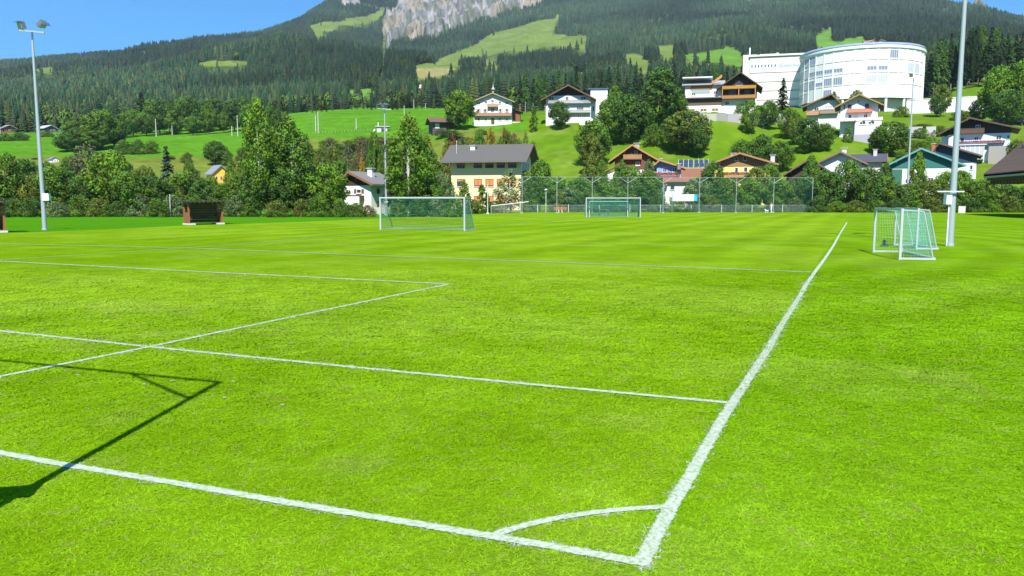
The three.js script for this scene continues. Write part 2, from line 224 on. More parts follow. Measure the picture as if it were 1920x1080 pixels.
// ------------------------------------------------------------------ hillside and mountain
function landColour(X, Y, Z) {
  const D = -Z, x = colOf(X, Y, Z), y = rowOf(X, Y, Z), n = fbm(X * 0.05, Z * 0.05, 4), f = noise(X * 0.6, Z * 0.6);
  let c;
  if (D < FAR) {
    c = mix3([0.06, 0.185, 0.008], [0.09, 0.22, 0.014], n); if (x > 985) c = mix3([0.075, 0.165, 0.005], [0.12, 0.205, 0.012], n);
    const rough = x < 560 ? sstep(286, 300, y + (n - 0.5) * 20) : x < 850 ? sstep(256, 270, y + (n - 0.5) * 14) : x < 990 ? sstep(236, 250, y + (n - 0.5) * 14) : 0;
    c = mix3(c, mix3([0.11, 0.15, 0.02], [0.16, 0.16, 0.035], f), rough * 0.85);
    if (x > 990) c = mix3(c, mix3([0.1, 0.2, 0.012], [0.18, 0.2, 0.05], f), sstep(0.55, 0.75, fbm(X * 0.08 + 4, Z * 0.08, 3)) * 0.5);
    if (x > 1660 && y > 200) c = mix3(c, [0.12, 0.19, 0.02], 0.5);
  } else {
    const k = cover(X, Y, Z);
    if (k === 'rock') { const s = fbm(X * 0.05 + 5, Z * 0.03 + Y * 0.02, 4), t = fbm(X * 0.2, Y * 0.1, 3); c = mix3([0.11, 0.11, 0.108], [0.25, 0.245, 0.235], sstep(0.35, 0.65, s)); c = mix3(c, [0.24, 0.195, 0.13], sstep(0.5, 0.7, noise(X * 0.02, Y * 0.02)) * 0.6); if (t > 0.6) c = mix3(c, [0.07, 0.09, 0.04], 0.8); }
    else if (k === 'clear') { c = mix3([0.1, 0.155, 0.028], [0.14, 0.185, 0.042], n); if (y > 150 || x > 1270) c = mix3(c, [0.09, 0.23, 0.02], 0.7); if (x < 862 && x > 776 && y > 128 && y < 146) c = mix3(c, [0.26, 0.22, 0.1], 0.75); }
    else { c = mix3([0.045, 0.075, 0.02], [0.12, 0.15, 0.04], sstep(0.45, 0.75, n)); }
  }
  const v = (0.84 + 0.32 * f) * (D < FAR ? (0.9 + 0.2 * noise(X * 0.16 + 9, Z * 0.16)) * (0.92 + 0.16 * noise(X * 0.018 + 3, Y * 0.9 + 0.12 * X * 0.1)) : 0.85 + 0.3 * noise(X * 0.03, Z * 0.03)); return [c[0] * v, c[1] * v, c[2] * v];
}
{
  const us = []; let u = -1.35; while (u < 1.35) { us.push(u); const fine = u > -0.26 && u < 0.14; u += fine ? 0.0024 : u > -0.72 && u < 0.72 ? 0.005 : 0.03; } us.push(1.35);
  function sheet(Ds, rock) {
    const P = [], C = [], I = [], w = us.length;
    Ds.forEach((D, i) => us.forEach((q) => { const X = q * D; let Y = height(X, -D); const c = landColour(X, Y, -D); if (rock && D > 1800 && cover(X, Y, -D) === 'rock') Y += rockRelief(X, -D); P.push(X, Y, -D); C.push(...c); }));
    for (let i = 0; i < Ds.length - 1; i++) for (let j = 0; j < w - 1; j++) { const a = i * w + j; I.push(a, a + 1, a + w, a + 1, a + w + 1, a + w); }
    return quads(P, null, C, I);
  }
  const near = [], far = []; let D = 150; while (D < FAR) { near.push(D); D += D < 300 ? 2.5 : 5; } near.push(FAR); D = FAR; while (D < 4200) { far.push(D); D += D < 2300 ? D * 0.008 : D < 3500 ? 11 : 60; } far.push(4200);
  const bump = noiseTexture(256, (x, y) => hash2(x * 256 | 0, y * 256 | 0));
  const m = new THREE.MeshPhysicalMaterial({ vertexColors: true, roughness: 1, specularIntensity: 0 });
  structure(solo('hillside', sheet(near), m, 'green meadow hillside rising behind the field', 'hillside'));
  structure(solo('mountain', sheet(far, true), m, 'wooded mountain with a pale rock wall and clearings', 'mountain'));
}
// ------------------------------------------------------------------ trees
const leafMat = (r, g, b) => mat(r, g, b, 0.9, { vertexColors: true, specularIntensity: 0.25, side: THREE.DoubleSide, transmission: 0.3, thickness: 0 });
const barkMat = mat(0.09, 0.065, 0.045, 0.95), birchBark = mat(0.5, 0.48, 0.43, 0.9), pineBark = mat(0.26, 0.2, 0.15, 0.95);
function leafQuad(S, p, nrm, sh, size, col, r) { // one pointed leaf spray
  if (nrm.dot(sh) < 0) nrm = nrm.clone().negate();
  const t = V(r() - 0.5, r() - 0.5, r() - 0.5).cross(nrm).normalize(), b = nrm.clone().cross(t), L = size * (0.65 + 0.7 * r()), W = L * 0.42, n = S.P.length / 3, fold = nrm.clone().multiplyScalar(L * 0.12);
  const a = p.clone().addScaledVector(t, -L / 2), c = p.clone().addScaledVector(t, L / 2), d = p.clone().addScaledVector(b, W).add(fold), e = p.clone().addScaledVector(b, -W).add(fold);
  for (const v of [a, d, c, e]) { S.P.push(v.x, v.y, v.z); S.N.push(sh.x, sh.y, sh.z); S.C.push(...col); }
  S.I.push(n, n + 2, n + 1, n, n + 3, n + 2);
}
const PROFILE = {
  round: (t) => Math.pow(Math.max(0, 1 - (2 * t - 1) ** 2), 0.5), oval: (t) => Math.pow(Math.sin(Math.PI * Math.pow(t, 0.8)), 0.75), bush: (t) => Math.pow(Math.max(0, 1 - t * t), 0.5) * (0.85 + 0.15 * t),
  column: (t) => 0.5 + 0.5 * Math.pow(Math.sin(Math.PI * Math.min(1, t * 0.96 + 0.04)), 0.6) - 0.6 * Math.max(0, t - 0.42) / 0.58, cone: (t) => Math.pow(1 - t, 0.75) * (0.4 + 0.6 * Math.min(1, t / 0.12)),
};
function rand3(r) { const z = 2 * r() - 1, a = 6.283 * r(), q = Math.sqrt(1 - z * z); return V(q * Math.cos(a), z, q * Math.sin(a)); }
function broadleaf(seed, { form = 'round', H = 9, R = 3.4, foot = 0.2, leaves = 5600, size = 0.36, clumps = 58, birch = false, bend = 0.5 }) {
  const r = rng(seed), S = { P: [], N: [], C: [], I: [] }, y0 = H * foot, hh = H - y0, prof = PROFILE[form], mid = V(0, y0 + hh * 0.45, 0), K = [];
  const lx = (r() - 0.5) * bend, lz = (r() - 0.5) * bend;
  for (let i = 0; i < clumps; i++) {
    const t = (i + r()) / clumps, a = i * 2.4 + r() * 0.9, q = prof(t) * R * (0.3 + 0.66 * Math.sqrt(r())), cr = R * (0.2 + 0.17 * r()) * (form === 'column' ? 0.9 : 1) * (0.6 + 0.4 * prof(t));
    K.push({ c: V(Math.cos(a) * q + lx * t * t * H * 0.2, y0 + Math.min(0.985, t * 0.95 + 0.03) * hh - cr * 0.25, Math.sin(a) * q + lz * t * t * H * 0.2), cr, tone: 0.72 + 0.56 * r(), warm: r() });
  }
  const total = K.reduce((s, k) => s + k.cr ** 2, 0);
  for (const k of K) for (let i = 0, m = Math.round(leaves * k.cr ** 2 / total); i < m; i++) {
    const d = rand3(r), p = k.c.clone().addScaledVector(d.clone().multiply(V(1, 0.78, 1)), k.cr * Math.pow(r(), 0.42) * 1.12); if (birch) p.y -= r() * r() * 0.9; if (p.y < 0.05) p.y = 0.05 + r() * 0.3;
    const leafN = d.clone().multiplyScalar(0.75).add(rand3(r).multiplyScalar(0.8)).add(V(0, 0.35, 0)).normalize(), out = p.clone().sub(mid).normalize();
    const sh = d.multiplyScalar(0.55).add(out.multiplyScalar(0.35)).add(leafN.clone().multiplyScalar(0.5)).normalize(), tone = k.tone * (0.78 + 0.44 * r());
    leafQuad(S, p, leafN, sh, size, [tone * (0.84 + 0.28 * k.warm), tone, tone * (0.75 + 0.5 * r())], r);
  }
  const T = [], tr = H * (birch ? 0.011 : 0.017) + 0.03, top = V(lx * H * 0.16, y0 + hh * 0.72, lz * H * 0.16), fork = V(lx * H * 0.03, y0 + hh * 0.15, lz * H * 0.03);
  T.push(tube(V(0, -0.4, 0), fork, tr, tr * 0.75, 7), tube(fork, top, tr * 0.75, tr * 0.2, 6));
  for (let i = 0; i < 9; i++) { const k = K[Math.floor(r() * K.length)], s = fork.clone().lerp(top, r() * 0.7); T.push(tube(s, k.c, tr * 0.32, tr * 0.08, 5)); }
  return { crown: quads(S.P, S.N, S.C, S.I), trunk: mergeGeometries(T), H, R, birch };
}
function spruce(seed, { H = 16, R = 2.6, foot = 0.06, whorls = 26, per = 9, size = 0.62, bare = 0 }) {
  const r = rng(seed), S = { P: [], N: [], C: [], I: [] };
  for (let w = 0; w < whorls; w++) {
    const t = Math.pow(w / whorls, 0.92), y = H * (foot + bare + (1 - foot - bare) * t), rad = R * Math.pow(1 - t, 0.82) * (0.82 + 0.3 * r()) + 0.12, tone = 0.75 + 0.5 * r();
    for (let b = 0; b < per; b++) { const a = r() * 6.283, L = rad * (0.75 + 0.4 * r()), m = Math.max(2, Math.round(L / (size * 0.42)));
      for (let k = 1; k <= m; k++) { const q = k / m, out = V(Math.cos(a), 0, Math.sin(a)), p = V(out.x * L * q, y - L * q * q * 0.34 + (r() - 0.5) * 0.2, out.z * L * q).add(rand3(r).multiplyScalar(size * 0.22)); const nn = out.clone().multiplyScalar(0.55).add(V(0, 0.8, 0)).add(rand3(r).multiplyScalar(0.5)).normalize(); leafQuad(S, p, nn, nn.clone().add(out.multiplyScalar(0.6)).normalize(), size, [tone * (0.8 + 0.4 * r()), tone * (0.85 + 0.3 * r()), tone * 0.9], r); } }
  }
  return { crown: quads(S.P, S.N, S.C, S.I), trunk: tube(V(0, -0.5, 0), V(0, H * 0.97, 0), H * 0.012 + 0.05, 0.02, 7), H, R };
}
const KIND = {
  round: [11, 12, 13, 14].map((s) => broadleaf(s, { H: 9, R: 3.6, foot: 0.16 })),
  tall: [21, 22, 23].map((s) => broadleaf(s, { form: 'oval', H: 13, R: 3.6, foot: 0.14, leaves: 6600, size: 0.4, clumps: 76 })),
  bush: [31, 32, 33, 34].map((s) => broadleaf(s, { form: 'bush', H: 4.2, R: 2.6, foot: 0.02, leaves: 3000, size: 0.25, clumps: 44 })),
  birch: [41, 42].map((s) => broadleaf(s, { form: 'oval', H: 16, R: 3.3, foot: 0.12, leaves: 7400, size: 0.34, clumps: 90, birch: true, bend: 0.9 })),
  sapling: [51, 52].map((s) => broadleaf(s, { form: 'cone', H: 5, R: 1.5, foot: 0.06, leaves: 1700, size: 0.22, clumps: 30 })),
  airy: [61, 62].map((s) => broadleaf(s, { form: 'oval', H: 10, R: 2.8, foot: 0.12, leaves: 2800, size: 0.3, clumps: 60, birch: true })),
  spruce: [71, 72, 73].map((s) => spruce(s, {})),
  pine: [81, 82].map((s) => spruce(s, { H: 22, R: 3.1, whorls: 22, per: 8, size: 0.8, bare: 0.22 })),
};
const GREEN = {
  mid: leafMat(0.115, 0.215, 0.022), dark: leafMat(0.078, 0.16, 0.024), bright: leafMat(0.145, 0.26, 0.02), olive: leafMat(0.14, 0.19, 0.025), silver: leafMat(0.16, 0.23, 0.08), yellow: leafMat(0.36, 0.27, 0.012), red: leafMat(0.2, 0.075, 0.035),
  tan: leafMat(0.19, 0.16, 0.06), blue: leafMat(0.055, 0.095, 0.07), spruce: leafMat(0.03, 0.062, 0.018), lime: leafMat(0.14, 0.22, 0.016), grey: leafMat(0.12, 0.14, 0.06),
};
const LAND_MARKS = {
  belt: [[-30, 'left of the cut-off dugout'], [20, 'behind the cut-off dugout'], [62, 'left of the two-lamp mast'], [110, 'right of the two-lamp mast'], [165, 'under the feathery grey tree'], [215, 'right of the feathery grey tree'], [262, 'left of the blue spruce'], [317, 'around the blue spruce'], [375, 'behind the wooden dugout'], [440, 'right of the wooden dugout'], [490, 'around the tallest birch'], [552, 'around the leaning birch'], [606, 'left of the small white chalet'], [668, 'before the small white chalet'], [750, 'around the broad birch'], [806, 'right of the broad birch'], [840, 'left of the yellow building']],
  fence: [[1000, 'right of the yellow building'], [1035, 'behind the path lamp'], [1064, 'behind the bench'], [1100, 'left of the far goal'], [1150, 'behind the far goal'], [1205, 'right of the far goal'], [1240, 'before the white house'], [1306, 'right of the banner'], [1350, 'before the flower-balcony house'], [1404, 'right of the flower balcony'], [1450, 'behind the walking person'], [1505, 'by the last fence post']],
  hedge: [[1545, 'beside the last fence post'], [1590, 'before the pale low house'], [1630, 'left of the green gable house'], [1660, 'before the green gable wall'], [1705, 'at the single-lamp mast'], [1745, 'right of the single-lamp mast'], [1785, 'behind the thick mast'], [1830, 'behind the power cabinet'], [1885, 'under the clubhouse roof'], [1950, 'behind the clubhouse']],
  hill: [[1112, 'above the red-brown chalet'], [1145, 'beside the guesthouse annex'], [1185, 'right of the white guesthouse'], [1225, 'at the foot of the tallest dark tree'], [1264, 'left of the veranda house'], [1290, 'below the veranda house'], [1388, 'before the orange-balcony chalet'], [1408, 'over the retaining wall'], [1428, 'above the flower-balcony house'], [1470, 'below the single spruce'], [1512, 'below the brown timber chalet'], [1546, 'between the two chalets below the factory'], [1600, 'before the round factory'], [1650, 'right of the white chalet'], [1690, 'above the garden walls'], [1725, 'beside the garden walls'], [1760, 'before the white terrace wall'], [1800, 'left of the large dark chalet'], [1836, 'above the large dark chalet'], [1866, 'below the bare-trunked spruces'], [1900, 'right of the large dark chalet']],
  meadow: [[5, 'before the far hamlet'], [40, 'left of the far hamlet'], [90, 'among the hamlet roofs'], [135, 'right of the far hamlet'], [185, 'below the pale-roofed house'], [220, 'beside the pale-roofed house'], [258, 'in the middle of the far meadow'], [300, 'behind the railway masts'], [356, 'in the tree row above the railway'], [405, 'above the yellow gabled house'], [440, 'at the end of the tree row above the railway'], [512, 'behind the tallest birch'], [540, 'behind the leaning birch']],
};
const TONE = { mid: 'green', dark: 'dark green', bright: 'fresh green', olive: 'olive green', silver: 'silvery green', tan: 'tan', grey: 'grey-green', lime: 'lime green', spruce: 'dark', blue: 'bluish' };
function treeLabel(area, kind, x, tone) { const m = LAND_MARKS[area].reduce((a, b) => Math.abs(b[0] - x) < Math.abs(a[0] - x) ? b : a)[1]; return `${TONE[tone]} ${{ bush: 'low shrub', round: 'round leafy tree', tall: 'tall leafy tree', airy: 'thin-leaved tree', sapling: 'young tree' }[kind]} ${m}`; }
let treeCount = 0;
function tree(kind, x, D, top, width, tone, label, name, group, base) {
  const list = KIND[kind], k = list[(treeCount * 7 + Math.abs(Math.round(x))) % list.length], p = base ? at(x, base, D) : onGround(x, D), hgt = CH + slope(top) * D - p.y, rad = width * D / F / 2, r = rng(Math.round(x * 13 + D));
  treeCount++;
  const o = thing(name ?? (kind === 'bush' ? 'shrub' : kind === 'spruce' || kind === 'pine' ? 'spruce_tree' : kind === 'birch' ? 'birch_tree' : kind === 'sapling' ? 'young_tree' : 'leafy_tree'), label, kind === 'bush' ? 'shrub' : 'tree', p, r() * 6.283, group);
  const sx = rad / (k.R * 1.12), sy = hgt / (k.H * 0.99); o.scale.set(sx, sy, sx);
  part('trunk', k.trunk, k.birch ? birchBark : kind === 'pine' ? pineBark : barkMat, o); part('crown', k.crown, GREEN[tone], o);
  return o;
}
// far forest: tens of thousands of conifers on the mountain
function farSpruce(seed, tiers, sides) { const r = rng(seed), P = [], I = []; let n = 0; for (let t = 0; t < tiers; t++) { const y0 = 0.04 + 0.96 * Math.pow(t / tiers, 0.95), y1 = Math.min(1, y0 + 1.7 / tiers), rad = 0.17 * Math.pow(1 - t / tiers, 0.85) + 0.012, off = r() * 6; P.push(0, y1, 0); for (let s = 0; s < sides * 2; s++) { const a = off + Math.PI * s / sides, q = rad * (s % 2 ? 0.62 : 1) * (0.8 + 0.4 * r()); P.push(Math.cos(a) * q, y0 - (s % 2 ? 0 : 0.02) + (r() - 0.5) * 0.03, Math.sin(a) * q); } for (let s = 0; s < sides * 2; s++) I.push(n, n + 1 + (s + 1) % (sides * 2), n + 1 + s); n += 1 + sides * 2; } return quads(P, null, null, I); }
function farLeafy(seed) { const r = rng(seed), P = [], I = []; let n = 0; for (let k = 0; k < 130; k++) { const d = rand3(r), c = V(d.x * 0.3, 0.55 + d.y * 0.4, d.z * 0.3); let a = rand3(r).multiplyScalar(0.15), b = rand3(r).multiplyScalar(0.15); if (a.clone().cross(b).dot(d) < 0) [a, b] = [b, a]; P.push(c.x, c.y + 0.05, c.z, c.x + a.x, c.y + a.y, c.z + a.z, c.x + b.x, c.y + b.y, c.z + b.z); I.push(n, n + 1, n + 2); n += 3; } const g = quads(P, null, null, I), nn = g.attributes.normal; for (let i = 0; i < nn.count; i++) { const v = V(P[i * 3], P[i * 3 + 1] - 0.5, P[i * 3 + 2]).normalize(); nn.setXYZ(i, v.x, v.y, v.z); } return g; }
{
  const r = rng(99), lists = [[], [], [], []]; let D = 400;
  while (D < 3450) {
    const s = 3.9 + D * 0.0011, du = s / D;
    for (let u = -0.86; u < 0.86; u += du) {
      const dd = D + (r() - 0.5) * s, X = (u + (r() - 0.5) * du * 1.3) * dd, Y = height(X, -dd), x = colOf(X, Y, -dd), y = rowOf(X, Y, -dd);
      if (D < FAR) { // lower woods
        const edge = x < 480 ? 470 : x < 720 ? 545 : x < 845 ? 530 : x < 1340 ? 400 : x < 1500 ? 440 : x < 1735 ? 560 : 405;
        if (dd < edge + 30 * noise(X * 0.03, 1)) continue; if (x < 480 && dd < 800 && fbm(X * 0.012, dd * 0.012, 2) < 0.5) continue;
        if (CLEAR.some((p) => inPoly(p, x, y))) continue;
      } else { const k = cover(X, Y, -dd); if (k === 'clear') { if (r() > 0.012) continue; } else if (k === 'rock') { if (r() > 0.05 || fbm(X * 0.02, Y * 0.02, 2) < 0.55) continue; }
        const thin = fbm(X * 0.011, dd * 0.011 + 30, 3), open = (x > 1130 && x < 1560 && y < 80) ? 0.2 : 0; if (thin > 0.66 - open * 0.62 && r() < 0.75) continue; if (x > 480 && x < 760 && y > 60 && y < 180 && Math.abs(x - 722 + (y - 60) * 0.06) < 4) continue; }
      const rise = 18 * F / dd; let shades = false; for (const q of [0.2, 0.5, 0.8, 1.1]) for (const p of CLEAR) if (!shades && inPoly(p, x, y - rise * q)) shades = true; for (const p of ROCK) if (!shades && (inPoly(p, x, y - rise * 0.9))) shades = r() < 0.6; if (shades && r() < 0.98) continue;
      const leafy = noise(X * 0.008 + 40, dd * 0.008) > (D < 1100 ? 0.55 : 0.75) && D < 1700 ? 0.5 : 0.06;
      const kind = r() < leafy ? 3 : (dd < 900 ? 0 : r() < 0.5 ? 1 : 2);
      lists[kind].push([X, Y - 0.5, -dd, (kind === 3 ? 12 : 18.5) * (0.5 + 0.72 * r()) * (D < 700 ? 0.92 : 1), r(), fbm(X * 0.004, dd * 0.004, 3)]);
    }
    D += s * 1.05;
  }
  const geo = [farSpruce(1, 13, 7), farSpruce(2, 6, 5), farSpruce(3, 5, 6), farLeafy(4)], names = ['spruce_wood', 'mountain_forest', 'mountain_forest', 'mixed_wood'], M = new THREE.Matrix4(), q = new THREE.Quaternion(), c = new THREE.Color();
  lists.forEach((l, k) => {
    const o = new THREE.InstancedMesh(geo[k], mat(1, 1, 1, 0.9, { specularIntensity: 0.1, side: THREE.DoubleSide, name: 'forest' + k }), l.length); o.name = numbered(names[k]);
    l.forEach(([X, Y, Z, h, a, b], i) => { const w = h * (0.95 + 0.5 * a) * (k === 3 ? 0.72 : 1); M.compose(V(X, Y, Z), q.setFromAxisAngle(V(0, 1, 0), a * 40), V(w, h, w)); o.setMatrixAt(i, M); const v = (0.65 + 0.7 * ((a * 7.3) % 1)) * (0.6 + 0.85 * sstep(0.25, 0.75, b)); if (k === 3) c.setRGB(0.062 * v, 0.11 * v, 0.018 * v); else { const y = ((a * 13.1) % 1) < 0.12 ? 0.022 : 0; c.setRGB((0.016 + 0.018 * ((a * 3.7) % 1) + y * 0.8) * v, (0.047 + y * 0.8) * v, 0.022 * v); }; o.setColorAt(i, c); });
    scene.add(o); tag(o, ['dark spruce wood on the slopes behind the houses', 'dense conifer forest covering the mountain', 'sparser conifers mixed through the mountain forest', 'lighter broadleaf trees among the mountain conifers'][k], 'forest', null, 'stuff');
    console.log(names[k], l.length);
  });
}
// ------------------------------------------------------------------ buildings
const C3 = (c, rough = 0.85) => mat(c[0], c[1], c[2], rough);
const WHITE = [0.66, 0.655, 0.63], CREAM = [0.72, 0.58, 0.26], BROWN = [0.1, 0.055, 0.028], DARKW = [0.045, 0.028, 0.02], ORANGEW = [0.34, 0.15, 0.04], GREYR = [0.17, 0.165, 0.16], BROWNR = [0.095, 0.058, 0.042], BLUEGREY = [0.62, 0.66, 0.7];
const paneMat = mat(0.035, 0.05, 0.075, 0.12, { metalness: 0 }), curtainMat = mat(0.42, 0.44, 0.46, 0.5), frameMat = mat(0.72, 0.71, 0.68, 0.6), frameWood = mat(0.16, 0.08, 0.035, 0.7);
const poly = (pts, z0, z1) => { const s = new THREE.Shape(pts.map(([x, y]) => new THREE.Vector2(x, y))); return new THREE.ExtrudeGeometry(s, { depth: z1 - z0, bevelEnabled: false }).translate(0, 0, z0); };
function windowAt(parent, x, y, w, h, o = {}) { // x, y: centre on the wall's face z = 0, metres
  const g = new THREE.Group(); g.name = 'window'; g.position.set(x, y, o.z ?? 0); if (o.turn) g.rotation.y = o.turn; if (o.at) g.position.copy(o.at); parent.add(g);
  const t = Math.min(0.12, w * 0.1), bars = [B(-w / 2, w / 2, h / 2 - t, h / 2, 0.004, 0.09), B(-w / 2, w / 2, -h / 2, -h / 2 + t, 0.004, 0.09), B(-w / 2, -w / 2 + t, -h / 2 + t, h / 2 - t, 0.004, 0.09), B(w / 2 - t, w / 2, -h / 2 + t, h / 2 - t, 0.004, 0.09)];
  const n = o.mull ?? (w > 0.9 ? 1 : 0); for (let k = 1; k <= n; k++) bars.push(B(-w / 2 + w * k / (n + 1) - t * 0.4, -w / 2 + w * k / (n + 1) + t * 0.4, -h / 2 + t, h / 2 - t, 0.004, 0.08));
  part('frame', bars, o.frame ?? frameMat, g); part('pane', B(-w / 2 + t, w / 2 - t, -h / 2 + t, h / 2 - t, 0.006, 0.035), o.pane ?? paneMat, g);
  if (o.blind) part('roller_blind', B(-w / 2 + t, w / 2 - t, h / 2 - t - (h - 2 * t) * o.blind, h / 2 - t, 0.04, 0.075), C3(o.blindCol ?? [0.55, 0.2, 0.07]), g);
  if (o.shutters) for (const s of [-1, 1]) part('shutter', B(s * (w / 2 + 0.03) - (s < 0 ? w * 0.48 : 0), s * (w / 2 + 0.03) + (s > 0 ? w * 0.48 : 0), -h / 2, h / 2, 0.004, 0.06), C3(o.shutters), g);
  if (o.sill !== false) part('sill', B(-w / 2 - 0.08, w / 2 + 0.08, -h / 2 - 0.08, -h / 2, 0.004, 0.16), o.sillMat ?? frameMat, g);
  return g;
}
function house(o) {
  const xc = (o.x0 + o.x1) / 2, p = at(xc, o.base, o.D), az = Math.atan2(p.x, o.D), yaw = (o.yaw ?? 0) * Math.PI / 180, ky = o.D / F, kx = o.D * Math.cos(az) / F / Math.cos(yaw);
  const X = (x) => (x - xc) * kx, Y = (y) => (o.base - y) * ky, X0 = X(o.x0), X1 = X(o.x1), Ye = Y(o.eave), Yr = Y(o.ridge), Xr = X(o.xr ?? xc), dp = o.depth, t = o.t ?? 0.26, low = o.low ?? -5, wall = C3(o.wall ?? WHITE), roof = C3(o.roof ?? BROWNR, 0.9), fas = C3(o.fascia ?? [0.26, 0.14, 0.07]), over = o.over ?? 1.2, of = o.front ?? 1.3;
  const g = thing(o.name ?? 'chalet', o.label, o.cat ?? 'house', p, -az + yaw, o.group); if (globalThis.DBG) console.log(o.label.slice(0, 40), 'base', p.y.toFixed(1), 'ground', height(p.x, p.z).toFixed(1));
  if (o.gable !== 'side') {
    const ap = Yr - t, sl = (ap - Ye) / (Xr - X0), sr = (ap - Ye) / (X1 - Xr);
    part('wall', poly([[X0, low], [X1, low], [X1, Ye], [Xr, ap], [X0, Ye]], -dp, 0), wall, g);
    if (o.upper) { const u = Y(o.upper[0]); const L = u < Ye ? X0 : X0 + (u - Ye) / sl, R = u < Ye ? X1 : X1 - (u - Ye) / sr, pts = u < Ye ? [[X0 - 0.03, u], [X1 + 0.03, u], [X1 + 0.03, Ye], [Xr, ap], [X0 - 0.03, Ye]] : [[L, u], [R, u], [Xr, ap]]; part('gable_boarding', poly(pts, 0.005, 0.09), C3(o.upper[1]), g);
      if (u < Ye && o.upper[2] !== 0) for (const s of [-1, 1]) part('side_boarding', B(s < 0 ? X0 - 0.07 : X1 + 0.005, s < 0 ? X0 - 0.005 : X1 + 0.07, u, Ye, -dp, 0), C3(o.upper[1]), g); }
    const eL = Ye - sl * over, eR = Ye - sr * over, chev = [[X0 - over, eL], [Xr, ap + 0.01], [X1 + over, eR], [X1 + over, eR + t], [Xr, ap + t + 0.01], [X0 - over, eL + t]];
    const rf = part('roof', poly(chev, -dp - 0.8, of - 0.1), roof, g);
    const f0 = t * 1.25, fc = [[X0 - over - 0.02, eL - f0 * 0.25], [Xr, ap - f0 * 0.25], [X1 + over + 0.02, eR - f0 * 0.25], [X1 + over + 0.02, eR + t * 1.05], [Xr, ap + t * 1.05 + 0.02], [X0 - over - 0.02, eL + t * 1.05]];
    part('barge_board', poly(fc, of - 0.095, of + 0.04), fas, rf);
    if (o.rafters !== false) for (let k = 0; k < 3; k++) for (const s of [-1, 1]) { const q = 0.12 + k * 0.34, xx = s < 0 ? lerp(Xr, X0, q) : lerp(Xr, X1, q), yy = (s < 0 ? Ye + (xx - X0) * sl : Ye + (X1 - xx) * sr) - 0.16; part('purlin_end', B(xx - 0.1, xx + 0.1, yy - 0.1, yy + 0.1, 0.1, of - 0.1), fas, g); }
  } else {
    const ap = Yr - t, zr = -dp / 2, s = (ap - Ye) / (dp / 2), ov = over, es = Ye - s * ov, side = o.side ?? 1;
    part('wall', [B(X0, X1, low, Ye, -dp, 0), ...[0, 1].map((k) => { const q = poly([[0, Ye - 0.001], [dp, Ye - 0.001], [dp / 2, ap]], 0, 0.3).rotateY(Math.PI / 2); return q.translate(k ? X1 - 0.3 : X0, 0, 0); })], wall, g);
    const prof = [[-ov, es], [dp / 2, ap + 0.01], [dp + ov, es], [dp + ov, es + t], [dp / 2, ap + t + 0.01], [-ov, es + t]];
    const rf = part('roof', poly(prof, 0, X1 - X0 + 2 * side).rotateY(Math.PI / 2).translate(X0 - side, 0, 0), roof, g);
    part('gutter', tube(V(X0 - side, es + 0.05, ov + 0.08), V(X1 + side, es + 0.05, ov + 0.08), 0.08), C3([0.16, 0.14, 0.13]), rf);
    for (const k of [0, 1]) part('barge_board', poly(prof.map(([a, b], i) => [a, b + (i < 3 ? -0.12 : 0.03)]), 0, 0.08).rotateY(Math.PI / 2).translate(k ? X1 + side + 0.005 : X0 - side - 0.085, 0, 0), fas, rf);
  }
  for (const [x, y, w, h, q] of o.win ?? []) windowAt(g, X(x), Y(y), w * kx, h * ky, { z: (o.upper && Y(y) > Y(o.upper[0])) ? 0.09 : 0, ...q });
  for (const [z, y, w, h, q] of o.sideWin ?? []) windowAt(g, 0, 0, w, h, { at: V((q?.left ? X0 : X1), Y(y), -z), turn: q?.left ? -Math.PI / 2 : Math.PI / 2, ...q });
  for (const [a, b, y1, y0, col, q] of o.balc ?? []) {
    const dd = q?.d ?? 1.15, bl = part('balcony', B(X(a), X(b), Y(y0) - 0.16, Y(y0), 0.1, dd), C3(col.map((c) => c * 0.55)), g), n = Math.max(4, Math.round((X(b) - X(a)) / 0.24)), rail = [];
    for (let k = 0; k < n; k++) { const w = (X(b) - X(a)) / n; rail.push(B(X(a) + w * k + 0.02, X(a) + w * (k + 1) - 0.02, Y(y0) + 0.02, Y(y1) - 0.07, dd - 0.06, dd - 0.02)); }
    rail.push(B(X(a) - 0.04, X(b) + 0.04, Y(y1) - 0.065, Y(y1), dd - 0.1, dd + 0.03), B(X(a), X(a) + 0.06, Y(y0), Y(y1) - 0.07, 0.1, dd - 0.07), B(X(b) - 0.06, X(b), Y(y0), Y(y1) - 0.07, 0.1, dd - 0.07));
    part('railing', rail, C3(col), bl);
    if (q?.flowers) { const r = rng(a | 0), S = { P: [], N: [], C: [], I: [] }; for (let k = 0; k < 420; k++) { const nn = rand3(r), red = r() < 0.72; leafQuad(S, V(lerp(X(a), X(b), r()), Y(y1) - 0.25 + 0.42 * r(), dd + 0.08 + 0.2 * r()), nn, nn, 0.16, red ? q.flowers : [0.06, 0.14, 0.02], r); } part('flowers', quads(S.P, S.N, S.C, S.I), mat(1, 1, 1, 0.9, { vertexColors: true, side: THREE.DoubleSide }), bl); }
  }
